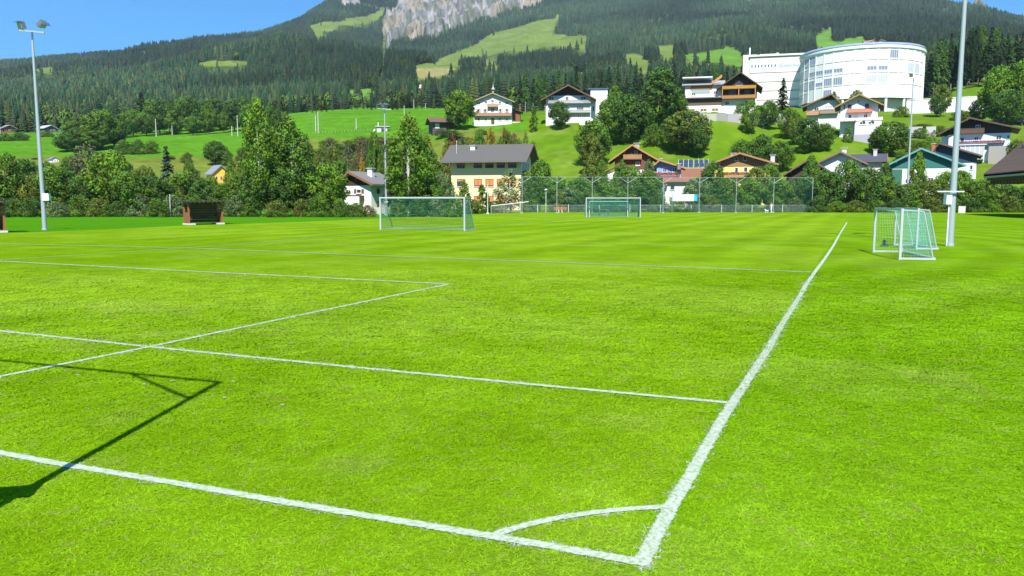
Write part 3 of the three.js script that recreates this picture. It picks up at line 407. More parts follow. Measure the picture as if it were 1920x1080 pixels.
  for (const [x, top, w, q] of o.chim ?? []) { const zz = q?.z ?? -dp * 0.4, ww = w * kx, h0 = Yr - 2.2, c = part('chimney', B(X(x) - ww / 2, X(x) + ww / 2, h0, Y(top) - 0.25, zz - ww / 2, zz + ww / 2), C3(q?.col ?? [0.5, 0.48, 0.46]), g); part('chimney_cap', B(X(x) - ww * 0.75, X(x) + ww * 0.75, Y(top) - 0.12, Y(top), zz - ww * 0.7, zz + ww * 0.7), C3([0.45, 0.45, 0.46]), c); for (const s of [-1, 1]) part('chimney_post', B(X(x) + s * ww * 0.36 - 0.06, X(x) + s * ww * 0.36 + 0.06, Y(top) - 0.25, Y(top) - 0.12, zz - 0.2, zz + 0.2), C3([0.3, 0.28, 0.27]), c); }
  o.more?.(g, X, Y, kx, ky);
  return g;
}
const W2 = { pane: paneMat }, SH = { shutters: [0.42, 0.4, 0.33] }, WD = { frame: frameWood, sill: false };
// yellow three-storey building beside the pitch
house({ name: 'yellow_building', cat: 'building', label: 'yellow three-storey building with grey roof and orange roller blinds', D: 168, x0: 846, x1: 976, base: 392, eave: 297, ridge: 270, depth: 11, yaw: -14, over: 2.2, side: 1.6, gable: 'side', wall: [0.72, 0.62, 0.36], roof: [0.1, 0.094, 0.085], fascia: [0.16, 0.07, 0.06], low: -2,
  win: [[864.5, 310, 15, 13, 0.55], [896.5, 310, 15, 13, 0.5], [918, 310, 15, 13, 0.5], [939, 310, 15, 13, 0.55], [960, 310, 15, 13, 0.5], [864.5, 343, 15, 14, 0.3], [896.5, 343, 15, 14, 0.92], [918, 343, 15, 14, 0.92], [939, 343, 15, 14, 0.92], [960, 343, 15, 14, 0.9], [896.5, 374, 15, 13, 0.9], [918, 374, 15, 13, 0.9], [939, 374, 15, 13, 0.92], [960, 374, 15, 13, 0.9], [864.5, 374, 15, 13, 0.9]].map(([x, y, w, h, b]) => [x, y, w, h, { blind: b, mull: 1, frame: frameWood }]),
  sideWin: [[2.5, 310, 1, 1.4], [5, 310, 1, 1.4], [7.5, 310, 1, 1.4], [2.5, 343, 1, 1.4], [5, 343, 1, 1.4]], chim: [[880, 272, 9, { z: -3.4, col: [0.6, 0.6, 0.6] }]],
  more: (g, X, Y) => { part('balcony', B(X(976) + 0.01, X(976) + 1.3, Y(331), Y(322), -8.5, -1.5), C3(DARKW), g); part('roof_mast', tube(V(X(853), Y(300), -1.5), V(X(853), Y(264), -1.5), 0.05), C3([0.6, 0.6, 0.6]), g); } });
// small white chalet with the grey roof behind the big goal
house({ name: 'chalet', label: 'small white chalet with grey roof and white chimney behind the big goal', D: 126, x0: 646, x1: 696, base: 394, eave: 344, ridge: 322, xr: 660, depth: 7.4, yaw: -34, over: 0.9, front: 1.0, upper: [348, DARKW], roof: [0.17, 0.168, 0.16], fascia: [0.22, 0.1, 0.05], wall: [0.78, 0.76, 0.7],
  win: [[674, 359, 9, 8, { shutters: [0.16, 0.07, 0.035], z: 0 }], [652, 360, 5, 8, { shutters: [0.3, 0.18, 0.08], z: 0 }], [660, 386, 8, 9]], balc: [[648, 684, 366, 374, BROWN]], sideWin: [[2, 359, 0.75, 0.8, { frame: frameWood }], [5, 359, 0.75, 0.8, { frame: frameWood }], [5.2, 381, 0.9, 1.1, { frame: frameWood }]], chim: [[677, 315, 8, { z: -3, col: [0.65, 0.65, 0.66] }]],
  more: (g, X, Y) => { part('awning', bar(V(X(655), Y(376.5), 1.2), V(X(682), Y(376.5), 1.2), 1.3, 0.08), C3([0.8, 0.8, 0.78]), g); part('side_balcony', B(X(696) + 0.01, X(696) + 0.9, Y(374), Y(367), -6.6, -3.4), C3(BROWN), g); part('wall_sign', B(X(696) + 0.01, X(696) + 0.06, Y(388), Y(378), -2.4, -1.6), C3([0.12, 0.05, 0.06]), g); } });
// farmhouse with bell turret
house({ name: 'farmhouse', label: 'white farmhouse with a small bell turret on its roof', D: 276, x0: 889, x1: 959, base: 233, eave: 192, ridge: 176.5, xr: 924, depth: 20, over: 1.1, wall: WHITE, roof: [0.2, 0.17, 0.14], fascia: [0.3, 0.24, 0.17], yaw: -4,
  win: [[898, 195, 7, 5], [911.5, 193, 6, 5], [923.5, 191, 5, 6], [937, 194, 5, 5], [950, 195, 7, 5], [898, 208, 4.5, 6, SH], [910, 208, 4.5, 6, SH], [923.5, 207.5, 6, 9], [938, 208, 4.5, 6, SH], [950, 208, 4.5, 6, SH], [898, 224, 3.5, 5], [911, 224, 3.5, 5], [937, 224, 5, 6, SH], [950, 224, 5, 6, SH]],
  balc: [[890, 959, 213, 218, [0.3, 0.13, 0.05]], [914.5, 934, 197, 201.5, [0.4, 0.2, 0.08]]],
  more: (g, X, Y) => { part('door', B(X(921), X(927), Y(233), Y(222), 0.004, 0.08), C3(BROWN), g); const b = part('bell_turret', tube(V(0, Y(180), -2), V(0, Y(169), -2), 0.32, 0.28, 8), C3([0.34, 0.3, 0.22]), g); part('turret_roof', [new THREE.CylinderGeometry(0.15, 0.75, 0.9, 8).translate(0, Y(166.5), -2), new THREE.ConeGeometry(0.3, 1.4, 8).translate(0, Y(161.5), -2), tube(V(0, Y(160), -2), V(0, Y(155), -2), 0.05)], C3([0.36, 0.34, 0.28]), b);
    const s = part('timber_shed', B(X(960), X(974), -4, Y(208), -9, -4), C3([0.2, 0.08, 0.035]), g); part('shed_base', B(X(959), X(974.5), -4, Y(227), -9.1, -3.6), C3(WHITE), s); part('shed_roof', bar(V(X(959), Y(203), -6.5), V(X(978), Y(209), -6.5), 0.25, 7), C3(BROWNR), s); } });
house({ name: 'barn', cat: 'barn', label: 'low dark barn with open front beside the farmhouse tree', D: 272, x0: 812, x1: 852, base: 241, eave: 228, ridge: 219, depth: 9, gable: 'side', over: 1.4, side: 1, yaw: 10, wall: [0.09, 0.07, 0.055], roof: [0.13, 0.08, 0.05], more: (g, X, Y) => part('door', B(X(816), X(824), 0, Y(232), 0.01, 0.1), C3([0.6, 0.62, 0.65]), g) });
// big white guesthouse on the meadow
house({ name: 'guesthouse', label: 'white guesthouse with blue balconies and a dark gable on the meadow', D: 256, x0: 1024, x1: 1107, base: 229, eave: 186, ridge: 163, xr: 1065, depth: 13, over: 1.6, front: 2.2, wall: [0.62, 0.66, 0.73], upper: [181, DARKW], roof: BROWNR, fascia: [0.16, 0.085, 0.055], yaw: 0,
  win: [[1034, 186, 10, 6, { z: 0 }], [1063, 186, 6, 7], [1093, 186, 10, 6, { z: 0 }], [1034, 203, 9, 7], [1087, 204, 14, 7, { mull: 3 }], [1034, 219, 9, 7], [1090, 219, 16, 7, { mull: 3, pane: curtainMat }]].map((w) => [...w.slice(0, 4), { z: 0, ...w[4] }]),
  balc: [[1028, 1106, 190, 195, [0.33, 0.32, 0.31]], [1028, 1106, 208, 212, [0.35, 0.34, 0.3]]],
  more: (g, X, Y) => { part('annex', B(X(1106.5), X(1138), -5, Y(168.5), -12, -3), C3([0.68, 0.68, 0.68]), g); part('annex_roof', B(X(1101.5), X(1139.5), Y(168.5) + 0.003, Y(166), -12.3, -2.7), C3([0.06, 0.1, 0.2]), g); windowAt(g, X(1112), Y(203), 0.5, 1.6, { z: -3 }); windowAt(g, X(1126), Y(200), 1.4, 1.5, { z: -3 }); } });
solo('solar_collector', [box(1.6, 1.6, 0.12, 0, 0.8, 0).rotateX(-0.35), B(-0.8, -0.7, 0, 1.2, -0.5, -0.4), B(0.7, 0.8, 0, 1.2, -0.5, -0.4)], mat(0.7, 0.73, 0.76, 0.4), 'small tilted white panel standing before the white guesthouse', 'solar collector').position.copy(onGround(1092, 252));
// chalet with orange balconies and its annex above the retaining wall
house({ name: 'chalet', label: 'dark gabled chalet with two orange timber balconies above the grey wall', D: 243, x0: 1353, x1: 1417, base: 213, eave: 163, ridge: 139.5, xr: 1386, depth: 12, over: 1.6, front: 1.9, wall: [0.72, 0.72, 0.68], upper: [186, [0.06, 0.035, 0.02]], roof: DARKW, fascia: [0.07, 0.045, 0.035],
  win: [[1363, 194, 8, 7], [1400, 194, 8, 8], [1372, 175, 14, 9, { pane: paneMat, frame: frameWood }], [1399, 175, 10, 9, { frame: frameWood }], [1384, 158, 12, 8, { frame: frameWood }]], balc: [[1353, 1415, 163.5, 168.5, [0.48, 0.24, 0.04], { d: 1.7 }], [1353, 1415, 180.5, 186, [0.42, 0.2, 0.05], { d: 1.7 }]],
  more: (g, X, Y) => { for (const x of [1354, 1384, 1414]) part('balcony_post', B(X(x) - 0.09, X(x) + 0.09, Y(180.5) + 0.01, Y(169.6), 1.5, 1.66), C3([0.5, 0.3, 0.12]), g); } });
house({ name: 'annex_house', label: 'low white house with veranda beside the orange-balcony chalet', D: 246, x0: 1284, x1: 1352, base: 212, eave: 161, ridge: 150, depth: 10, gable: 'side', over: 0.8, side: 0.8, wall: [0.64, 0.63, 0.6], roof: [0.3, 0.3, 0.31], fascia: [0.5, 0.5, 0.48],
  win: [[1340, 176, 6, 7], [1300, 177, 8, 6]], more: (g, X, Y) => { part('timber_band', B(X(1294), X(1334), Y(170), Y(161), 0.01, 0.1), C3([0.36, 0.2, 0.08]), g); part('glass_front', B(X(1296), X(1330), Y(176), Y(170.2), 0.01, 0.12), C3([0.3, 0.38, 0.42], 0.2), g); const v = part('veranda', B(X(1289), X(1351), Y(199.5), Y(188.5), 0.01, 2.2), C3([0.12, 0.08, 0.055]), g); part('veranda_roof', bar(V(X(1279), Y(186.5), 1.3), V(X(1352), Y(186.5), 1.3), 0.3, 4), C3([0.16, 0.14, 0.15]), v); part('terrace_wall', B(X(1287), X(1351), -4, Y(200), 0.02, 2.3), C3(WHITE), g); for (const x of [1297, 1319, 1340]) windowAt(g, X(x), Y(208), 2, 1, { z: 2.3, pane: mat(0.2, 0.12, 0.05) }); part('flat_roof', B(X(1279), X(1334), Y(149), Y(147), -9, 0.9), C3([0.72, 0.74, 0.76]), g);
    part('porch_gable', poly([[X(1331), Y(163)], [X(1351), Y(150)], [X(1351), Y(148)], [X(1351), Y(144)], [X(1331), Y(159)]], 0.9, 1.1), C3([0.45, 0.22, 0.06]), g); } });
{ const a = at(1283, 226, 233), b = at(1484, 226, 234), w = thing('retaining_wall', 'long grey concrete retaining wall below the orange-balcony chalet', 'wall', V(a.x, a.y - 1.2, a.z)), L = b.clone().sub(a); for (let k = 0; k < 10; k++) { const p = V(L.x * k / 10, 0, L.z * k / 10), q = V(L.x * (k + 0.985) / 10, 0, L.z * (k + 0.985) / 10), m = part('wall_panel', box(q.distanceTo(p), 3.3 - 0.1 * (k % 3), 0.4, 0, 1.6, 0), C3([0.26 + 0.06 * ((k * 7) % 3), 0.26 + 0.06 * ((k * 7) % 3), 0.25 + 0.05 * ((k * 5) % 3)]), w); m.position.copy(p.add(q).multiplyScalar(0.5)); m.rotation.y = -Math.atan2(L.z, L.x); } }
// white round works building: columns of cladding panels
{
  const D = 335, c = at(1619, 211, D), xl = 1503, xr = 1740, R = (xr - xl) / 2 * D / F * Math.cos(Math.atan2(c.x, D)) * 1.0, ky = D / F, g = thing('round_factory', 'big white round factory building with panelled curved front', 'building', V(c.x * 1.04, c.y - 2.6, -D - R * 0.75), -Math.atan2(c.x, D));
  const Y = (y) => (209 - y) * ky + 1.5, levels = [[172, 207], [152, 171.5], [131, 151.5], [113, 130.5], [92, 112.5]], N = 36, panel = [[0.78, 0.78, 0.77], [0.74, 0.745, 0.75], [0.8, 0.8, 0.79]].map((q) => C3(q, 0.45));
  part('core', [new THREE.CylinderGeometry(R - 0.5, R - 0.5, Y(90) - Y(181), 64).translate(0, (Y(90) + Y(181)) / 2, 0)], C3([0.2, 0.22, 0.25]), g);
  part('ground_floor', new THREE.CylinderGeometry(R * 0.86, R * 0.86, Y(181) + 6, 48).translate(0, (Y(181) - 6) / 2, 0), C3([0.62, 0.6, 0.55]), g);
  const eaves = part('roof_rim', new THREE.CylinderGeometry(R + 0.7, R + 0.7, 1.3, 72).translate(0, Y(89.5), 0), C3([0.68, 0.68, 0.68]), g); part('roof', new THREE.CylinderGeometry(R + 0.2, R + 0.9, 0.8, 72).translate(0, Y(89.5) + 1.05, 0), C3([0.22, 0.28, 0.42]), eaves);
  const rows = [[156.5, 180.5], [136.5, 156.1], [113.5, 136.1], [91.8, 113.1]], da = Math.PI * 2 / N, open = {};
  // glazing by column (degrees from the front) and storey
  for (const q of [-80, -70, -60]) for (const rr of [0, 1, 2, 3]) open[q + ':' + rr] = 'tall';
  for (const q of [-50, -40, -30, -20, 10, 20]) open[q + ':2'] = 'small'; for (const q of [-50, -30, -20]) open[q + ':1'] = 'tall'; open['-40:1'] = 'small'; open['10:1'] = open['20:1'] = open['50:2'] = open['60:2'] = 'grey'; open['30:3'] = open['-50:3'] = 'tall'; open['-30:0'] = 'tall';
  for (let k = 0; k < N / 2 + 2; k++) {
    const deg = -100 + 10 * k, a = deg * Math.PI / 180, chord = 2 * R * Math.sin(da / 2); // angle from the front, left to right
    rows.forEach(([y1, y0], rr) => {
      const h = Y(y1) - Y(y0), kind = open[deg + ':' + rr], m = part('wall_panel', box(chord * 0.955, h * 0.965, 0.22, 0, Y(y0) + h / 2, R), panel[(k * 3 + rr * 5) % 3], g); m.rotation.y = a;
      if (kind) { const ww = chord * 0.88, hh = kind === 'small' ? h * 0.34 : h * 0.7, w = windowAt(g, 0, 0, ww, hh, { mull: kind === 'small' ? 2 : 3, sill: false, pane: kind === 'grey' ? mat(0.42, 0.45, 0.5, 0.3) : mat(0.2, 0.25, 0.36, 0.2), at: V(Math.sin(a) * (R + 0.11), Y(y0) + h * (kind === 'small' ? 0.36 : 0.46), Math.cos(a) * (R + 0.11)), turn: a }); }
    });
    const b = a + da / 2; part('mullion', box(0.34, Y(91.5) - Y(180.5), 0.3, 0, (Y(91.5) + Y(180.5)) / 2, 0), panel[0], g).position.set(Math.sin(b) * (R + 0.2), 0, Math.cos(b) * (R + 0.2)); g.children[g.children.length - 1].rotation.y = b;
    if (k % 2 === 0) part('column', tube(V(Math.sin(b) * (R - 0.6), -6, Math.cos(b) * (R - 0.6)), V(Math.sin(b) * (R - 0.6), Y(180.5), Math.cos(b) * (R - 0.6)), 0.55), panel[2], g);
  }
  for (const k of [0, 1, 2]) { const a = 0.2 + k * 0.12, w = windowAt(g, 0, 0, 2.6, 4.2, { mull: 1, sill: false, at: V(Math.sin(a) * (R * 0.86 + 0.05), Y(196), Math.cos(a) * (R * 0.86 + 0.05)), turn: a }); }
}
{ // striped works block left of it
  const D = 372, x0 = 1397, x1 = 1512, xc = (x0 + x1) / 2, p = at(xc, 200, D), az = Math.atan2(p.x, D), kx = D * Math.cos(az) / F, ky = D / F, g = thing('factory_block', 'white factory block with striped front beside the round building', 'building', p, -az + 0.05), X = (x) => (x - xc) * kx, Y = (y) => (200 - y) * ky;
  part('core', B(X(1404), X(x1), -6, Y(110), -24, -0.4), C3([0.3, 0.36, 0.5]), g);
  part('stair_tower', B(X(1391), X(1416), -6, Y(104.5), -20, -0.5), C3([0.62, 0.6, 0.55]), g);
  part('roof_slab', B(X(1402), X(x1), Y(109) + 0.01, Y(106), -24.5, 0.7), C3([0.66, 0.62, 0.54]), g); part('shade_gap_strip', B(X(1404), X(x1) - 0.2, Y(110.4) + 0.01, Y(109), -24, -0.1), C3([0.4, 0.4, 0.42]), g);  // strip under the slab is coloured darker to stand for the shade gap
  const bands = [[138, 110.5], [154.5, 139.3], [171, 155.8], [187, 172.3], [200, 188.3]]; bands.forEach(([b, t], i) => { const w = part('wall_band', B(X(1404), X(x1) - 0.01, Y(b), Y(t), -0.4, 0), C3(i ? [0.72, 0.72, 0.7] : [0.56, 0.54, 0.49], 0.6), g); if (i) part('band_edge', B(X(1404), X(x1) - 0.01, Y(b) - 0.01, Y(b) + 0.55, 0.003, 0.14), C3([0.6, 0.56, 0.46]), w); });
  const st = part('window_strip', B(X(1405), X(1453.5), Y(137), Y(122), 0.003, 0.1), C3([0.8, 0.82, 0.84]), g); for (let k = 0; k < 8; k++) windowAt(g, X(1408 + k * 6.1), Y(126), 3.4 * kx, 5.5 * ky, { z: 0.1, mull: 0, sill: false, pane: mat(0.07, 0.12, 0.22, 0.2) });
  for (let k = 0; k < 3; k++) windowAt(g, X(1431.5 + k * 6), Y(144.5), 2.6 * kx, 1.6 * ky, { mull: 0, sill: false });
  part('roof_plant', [B(X(1423), X(1458), Y(106) + 0.01, Y(102), -10, -4), B(X(1453), X(1458), Y(102) + 0.01, Y(100), -8, -5)], C3([0.6, 0.62, 0.6]), g); part('flue', tube(V(X(1403.5), Y(105), -6), V(X(1403.5), Y(88), -6), 0.35), C3([0.72, 0.74, 0.76], 0.3), g);
  const cv = document.createElement('canvas'); cv.width = 512; cv.height = 128; const cx = cv.getContext('2d'); cx.fillStyle = '#c4c1b8'; cx.fillRect(0, 0, 512, 128); cx.strokeStyle = '#3f93cc'; cx.lineWidth = 9; cx.beginPath(); cx.arc(60, 62, 36, 0.6, 5.2); cx.stroke(); cx.beginPath(); cx.moveTo(60, 92); cx.lineTo(60, 50); cx.lineTo(98, 70); cx.lineTo(98, 96); cx.stroke(); cx.fillStyle = '#3a8fc8'; cx.font = 'bold 62px sans-serif'; cx.fillText('Gebro', 122, 90, 150); cx.fillText('Pharma', 292, 90, 210);
  const tx = new THREE.CanvasTexture(cv); tx.colorSpace = THREE.SRGBColorSpace; const sg = part('lettering_sign', new THREE.PlaneGeometry(X(1503) - X(1456), (X(1503) - X(1456)) / 4).translate((X(1503) + X(1456)) / 2, Y(126.5), 0.03), new THREE.MeshPhysicalMaterial({ map: tx, roughness: 0.7 }), g);
}
{ const p = at(1770, 211, 302), w = thing('terrace_wall', 'long plain white terrace wall right of the round building', 'wall', p, -Math.atan2(p.x, 302)), k = 302 / F * 0.9; part('wall_section', B(-70 * k, -16 * k, -4, 27 * k, -0.5, 0), C3([0.74, 0.73, 0.7]), w); part('wall_section', B(-15.7 * k, 30 * k, -4, 27 * k, -0.5, 0.05), C3([0.72, 0.71, 0.69]), w); part('wall_section', B(30.3 * k, 72 * k, -4, 28 * k, -0.5, 0), C3([0.72, 0.72, 0.7]), w); part('coping', B(-70 * k, 72 * k, 28 * k + 0.002, 28.6 * k + 0.2, -0.6, 0.12), C3([0.68, 0.68, 0.68]), w); }
// twin chalets under the round building
house({ name: 'chalet', label: 'brown timber chalet with long balcony just below the round factory', D: 240, x0: 1512, x1: 1574, base: 234, eave: 199, ridge: 179.5, xr: 1556, depth: 11, over: 1.3, front: 1.8, upper: [190, [0.14, 0.07, 0.035]], wall: [0.6, 0.62, 0.6], roof: BROWNR, fascia: [0.2, 0.11, 0.06], win: [[1530, 205, 9, 6], [1552, 203, 14, 7, { mull: 2, pane: curtainMat }], [1530, 225, 9, 6]], balc: [[1511, 1535, 208, 216, [0.36, 0.19, 0.08]], [1535.5, 1570, 207, 214, [0.2, 0.13, 0.08]]] });
house({ name: 'chalet', label: 'white chalet with bright orange balcony and ochre roof edge', D: 217, x0: 1574, x1: 1643, base: 256, eave: 198, ridge: 180, xr: 1608, depth: 10, over: 1.5, front: 1.7, wall: [0.64, 0.67, 0.72], roof: BROWNR, fascia: [0.34, 0.2, 0.06], win: [[1591, 201, 7, 7, WD], [1622.5, 201, 7, 8, WD], [1606.5, 192, 3, 4], [1581, 201, 3, 8], [1592, 219, 6, 7], [1603, 219, 10, 7, { mull: 2, pane: curtainMat }], [1621, 219, 7, 7], [1586, 243, 6, 6]], balc: [[1586, 1633, 206.5, 212.5, [0.5, 0.13, 0.025]]],
  more: (g, X, Y) => { const a = part('terrace', B(X(1602), X(1650), -4, Y(226), 0.02, 2.6), C3([0.68, 0.68, 0.68]), g); part('parapet', B(X(1574), X(1652), Y(229), Y(223.5), 0.02, 2.75), C3([0.66, 0.66, 0.65]), a); for (const x of [1616, 1632]) windowAt(g, X(x), Y(233.5), 1.6, 0.75, { z: 2.6 }); for (const x of [1582, 1602, 1618, 1634]) part('arch_tile', new THREE.CylinderGeometry(0.35, 0.35, 0.3, 12, 1, false, 0, Math.PI).rotateX(Math.PI / 2).rotateZ(Math.PI / 2).translate(X(x), Y(230), 2.8), C3([0.45, 0.2, 0.1]), a); part('plinth', B(X(1601), X(1640), -4, Y(253.5), 0.03, 2.9), C3([0.35, 0.35, 0.4]), a); } });
// large dark chalet at the right
house({ name: 'chalet', label: 'large white chalet with dark upper floor and red balcony flowers', D: 190, x0: 1776, x1: 1890, base: 300, eave: 243, ridge: 222.5, xr: 1814, depth: 14, over: 1.9, front: 2, upper: [252, [0.035, 0.028, 0.035]], wall: [0.62, 0.68, 0.78], roof: [0.1, 0.065, 0.05], fascia: [0.1, 0.065, 0.045], win: [[1802, 262, 8, 8], [1828, 261, 8, 7, { mull: 1 }], [1869, 260, 10, 8], [1886, 260, 4, 7], [1830, 239, 9, 6]], balc: [[1796, 1842, 242, 251, [0.12, 0.07, 0.05]], [1796, 1880, 266, 270, [0.08, 0.05, 0.045], { flowers: [0.6, 0.03, 0.03] }]],
  more: (g, X, Y) => { const c = part('conservatory', B(X(1800), X(1844), Y(300), Y(274), 0.02, 3), C3([0.45, 0.5, 0.5], 0.25), g); part('conservatory_roof', bar(V(X(1796), Y(273), 1.6), V(X(1848), Y(273), 1.6), 0.2, 3.4), C3([0.7, 0.73, 0.75], 0.3), c); for (let k = 0; k < 6; k++) part('glazing_bar', B(X(1800 + k * 8.6), X(1801 + k * 8.6), Y(300), Y(274.5), 3.003, 3.08), C3([0.75, 0.75, 0.75]), c); part('left_porch', B(X(1762), X(1778), -4, Y(254), -6, -1), C3([0.7, 0.72, 0.72]), g); part('rock_wall', B(X(1852), X(1896), -5, Y(276), 0.02, 1.5), C3([0.3, 0.29, 0.27]), g); } });
// green gabled house and the brown one behind it
house({ name: 'green_house', label: 'house with green timber gable and turquoise roof edge behind the hedge', D: 160, x0: 1664, x1: 1790, base: 388, eave: 309, ridge: 279.5, xr: 1720, depth: 15, over: 1.3, front: 1.1, upper: [316, [0.03, 0.15, 0.13]], wall: [0.64, 0.63, 0.6], roof: [0.26, 0.26, 0.25], fascia: [0.1, 0.3, 0.3], yaw: 6, win: [[1742, 338, 10, 9], [1700, 340, 10, 9], [1700, 370, 10, 9], [1745, 370, 10, 9]], more: (g, X, Y) => part('green_wall', B(X(1663), X(1688), -2, Y(318), 0.01, 0.1), C3([0.035, 0.14, 0.1]), g) });
house({ name: 'brown_house', label: 'dark gabled house with brown roof and brick chimney behind the green house', D: 178, x0: 1742, x1: 1828, base: 340, eave: 293, ridge: 268.5, xr: 1756, depth: 12, over: 1, front: 1.3, upper: [306, [0.02, 0.05, 0.09]], wall: [0.62, 0.66, 0.74], roof: BROWNR, fascia: [0.13, 0.075, 0.05], win: [[1819, 315, 5, 8]], chim: [[1747, 270, 7, { z: 0.6, col: [0.4, 0.12, 0.07] }]] });
// low houses half hidden by the hedge
house({ name: 'low_house', label: 'pale low house with brown roof edges among the hedge trees', D: 170, x0: 1533, x1: 1612, base: 370, eave: 306, ridge: 285.5, xr: 1572, depth: 10, over: 1.2, wall: [0.62, 0.66, 0.72], roof: [0.14, 0.1, 0.085], fascia: [0.2, 0.13, 0.09], win: [[1583, 306, 10, 7, { pane: curtainMat }]], chim: [[1579, 278, 9, { z: -3 }]] });
house({ name: 'low_house', label: 'house with slate roof and orange verge beside the green gable house', D: 182, x0: 1600, x1: 1652, base: 350, eave: 302, ridge: 288, depth: 9, gable: 'side', over: 1, side: 1, wall: [0.6, 0.55, 0.48], roof: [0.06, 0.065, 0.085], fascia: [0.42, 0.2, 0.09], chim: [[1638, 280, 7, { z: -3 }]] });
house({ name: 'low_house', label: 'low dark timber gable behind the right end of the tall fence', D: 160, x0: 1472, x1: 1556, base: 390, eave: 327, ridge: 298, xr: 1515, depth: 9, over: 0.6, wall: [0.06, 0.04, 0.03], roof: BROWNR, fascia: [0.15, 0.09, 0.06] });
house({ name: 'flower_house', label: 'ochre wooden gable house with pink and orange balcony flowers', D: 166, x0: 1338, x1: 1440, base: 385, eave: 307, ridge: 288, xr: 1384, depth: 12, over: 1.7, front: 1.4, upper: [313, [0.3, 0.16, 0.07]], wall: [0.78, 0.62, 0.2], roof: BROWNR, fascia: [0.34, 0.17, 0.09], win: [[1378, 299, 6, 7, { pane: mat(0.05, 0.09, 0.06) }], [1394, 299, 6, 7, { pane: mat(0.05, 0.09, 0.06) }], [1348, 319, 8, 8], [1379, 320, 6, 10], [1396, 319, 7, 9]], balc: [[1341, 1362, 325, 333, [0.6, 0.25, 0.03], { flowers: [0.7, 0.28, 0.02] }], [1362, 1400, 325, 332, [0.4, 0.2, 0.08], { flowers: [0.62, 0.14, 0.32] }]], chim: [[1446, 291, 8, { z: -4, col: [0.5, 0.5, 0.52] }], [1371, 286, 9, { z: -5, col: [0.6, 0.62, 0.66] }]] });
house({ name: 'chalet', label: 'red-brown timber chalet with small balcony below the steep meadow', D: 182, x0: 1153, x1: 1222, base: 352, eave: 297, ridge: 273, xr: 1184, depth: 11, over: 1.5, front: 1.5, upper: [318, [0.16, 0.055, 0.03]], wall: [0.6, 0.57, 0.53], roof: BROWNR, fascia: [0.4, 0.2, 0.09], win: [[1191, 286.5, 6, 5], [1195, 308, 8, 7]], balc: [[1168, 1202, 291, 299, [0.36, 0.2, 0.08]]], chim: [[1193, 269, 9, { z: -2, col: [0.36, 0.33, 0.3] }]], more: (g, X, Y) => { part('porch', B(X(1139), X(1153.5), -3, Y(322), -3, 0.4), C3([0.7, 0.68, 0.64]), g); part('porch_roof', bar(V(X(1135), Y(321), -1), V(X(1155), Y(313), -1), 0.2, 4.5), C3([0.34, 0.15, 0.07]), g); } });
house({ name: 'blue_house', label: 'small blue-walled house with flower boxes and a stone chimney', D: 174, x0: 1222, x1: 1276, base: 350, eave: 315, ridge: 300, xr: 1236, depth: 9, over: 1, front: 1.2, wall: [0.2, 0.33, 0.55], roof: [0.3, 0.12, 0.08], fascia: [0.4, 0.2, 0.1], win: [[1229, 319, 6, 9], [1246, 319, 8, 9], [1264, 319, 8, 9]], balc: [[1226, 1272, 325, 331, [0.34, 0.13, 0.05], { flowers: [0.6, 0.1, 0.08] }]], chim: [[1272, 308, 6, { z: 1.4, col: [0.24, 0.18, 0.16] }], [1238, 297, 5, { z: -2, col: [0.25, 0.22, 0.22] }]] });
{ const p = at(1301, 312, 192), az = Math.atan2(p.x, 192), k = 192 / F, g = thing('solar_array', 'row of dark blue solar panels on a raised roof frame', 'solar panels', p, -az); for (let i = 0; i < 6; i++) for (let j = 0; j < 2; j++) { const m = part('solar_panel', box(7.7 * k, 0.06, 7.2 * k, (-24.5 + 9 * i + (i > 2 ? 2 : 0) + 1) * k, 0, 0), mat(0.03, 0.045, 0.12, 0.15, { clearcoat: 0.6 }), g); m.rotation.x = 1.0; m.position.set(0, (j ? 9 : 2.3) * k, (j ? -5 : -0.6) * k); } const fr = [B(-30 * k, 29 * k, -3.5 * k, -3 * k, 0.3, 0.5)]; for (let i = 0; i <= 6; i++) fr.push(bar(V((-28 + 9 * i) * k, -3 * k, 0.35), V((-28 + 9 * i) * k, 14 * k, -8.3 * k), 0.05, 0.08)); part('mounting_frame', fr, C3([0.6, 0.6, 0.62], 0.4), g); part('roof', B(-32 * k, 31 * k, -40 * k, -3.6 * k, -8, 0.5), C3([0.3, 0.13, 0.09]), g); }
house({ name: 'white_house', label: 'plain white house wall with one small window behind the tall fence', D: 160, x0: 1246, x1: 1294, base: 392, eave: 341.5, ridge: 333, depth: 8, gable: 'side', over: 0.6, side: 0.4, wall: [0.66, 0.66, 0.65], roof: [0.3, 0.12, 0.09], fascia: [0.3, 0.12, 0.09], win: [[1260, 352, 8, 9, { frame: mat(0.4, 0.42, 0.45) }]], more: (g, X, Y) => part('side_porch_roof', bar(V(X(1232), Y(348), 0.2), V(X(1250), Y(347), 0.2), 0.4, 1.6), C3([0.4, 0.17, 0.11]), g) });
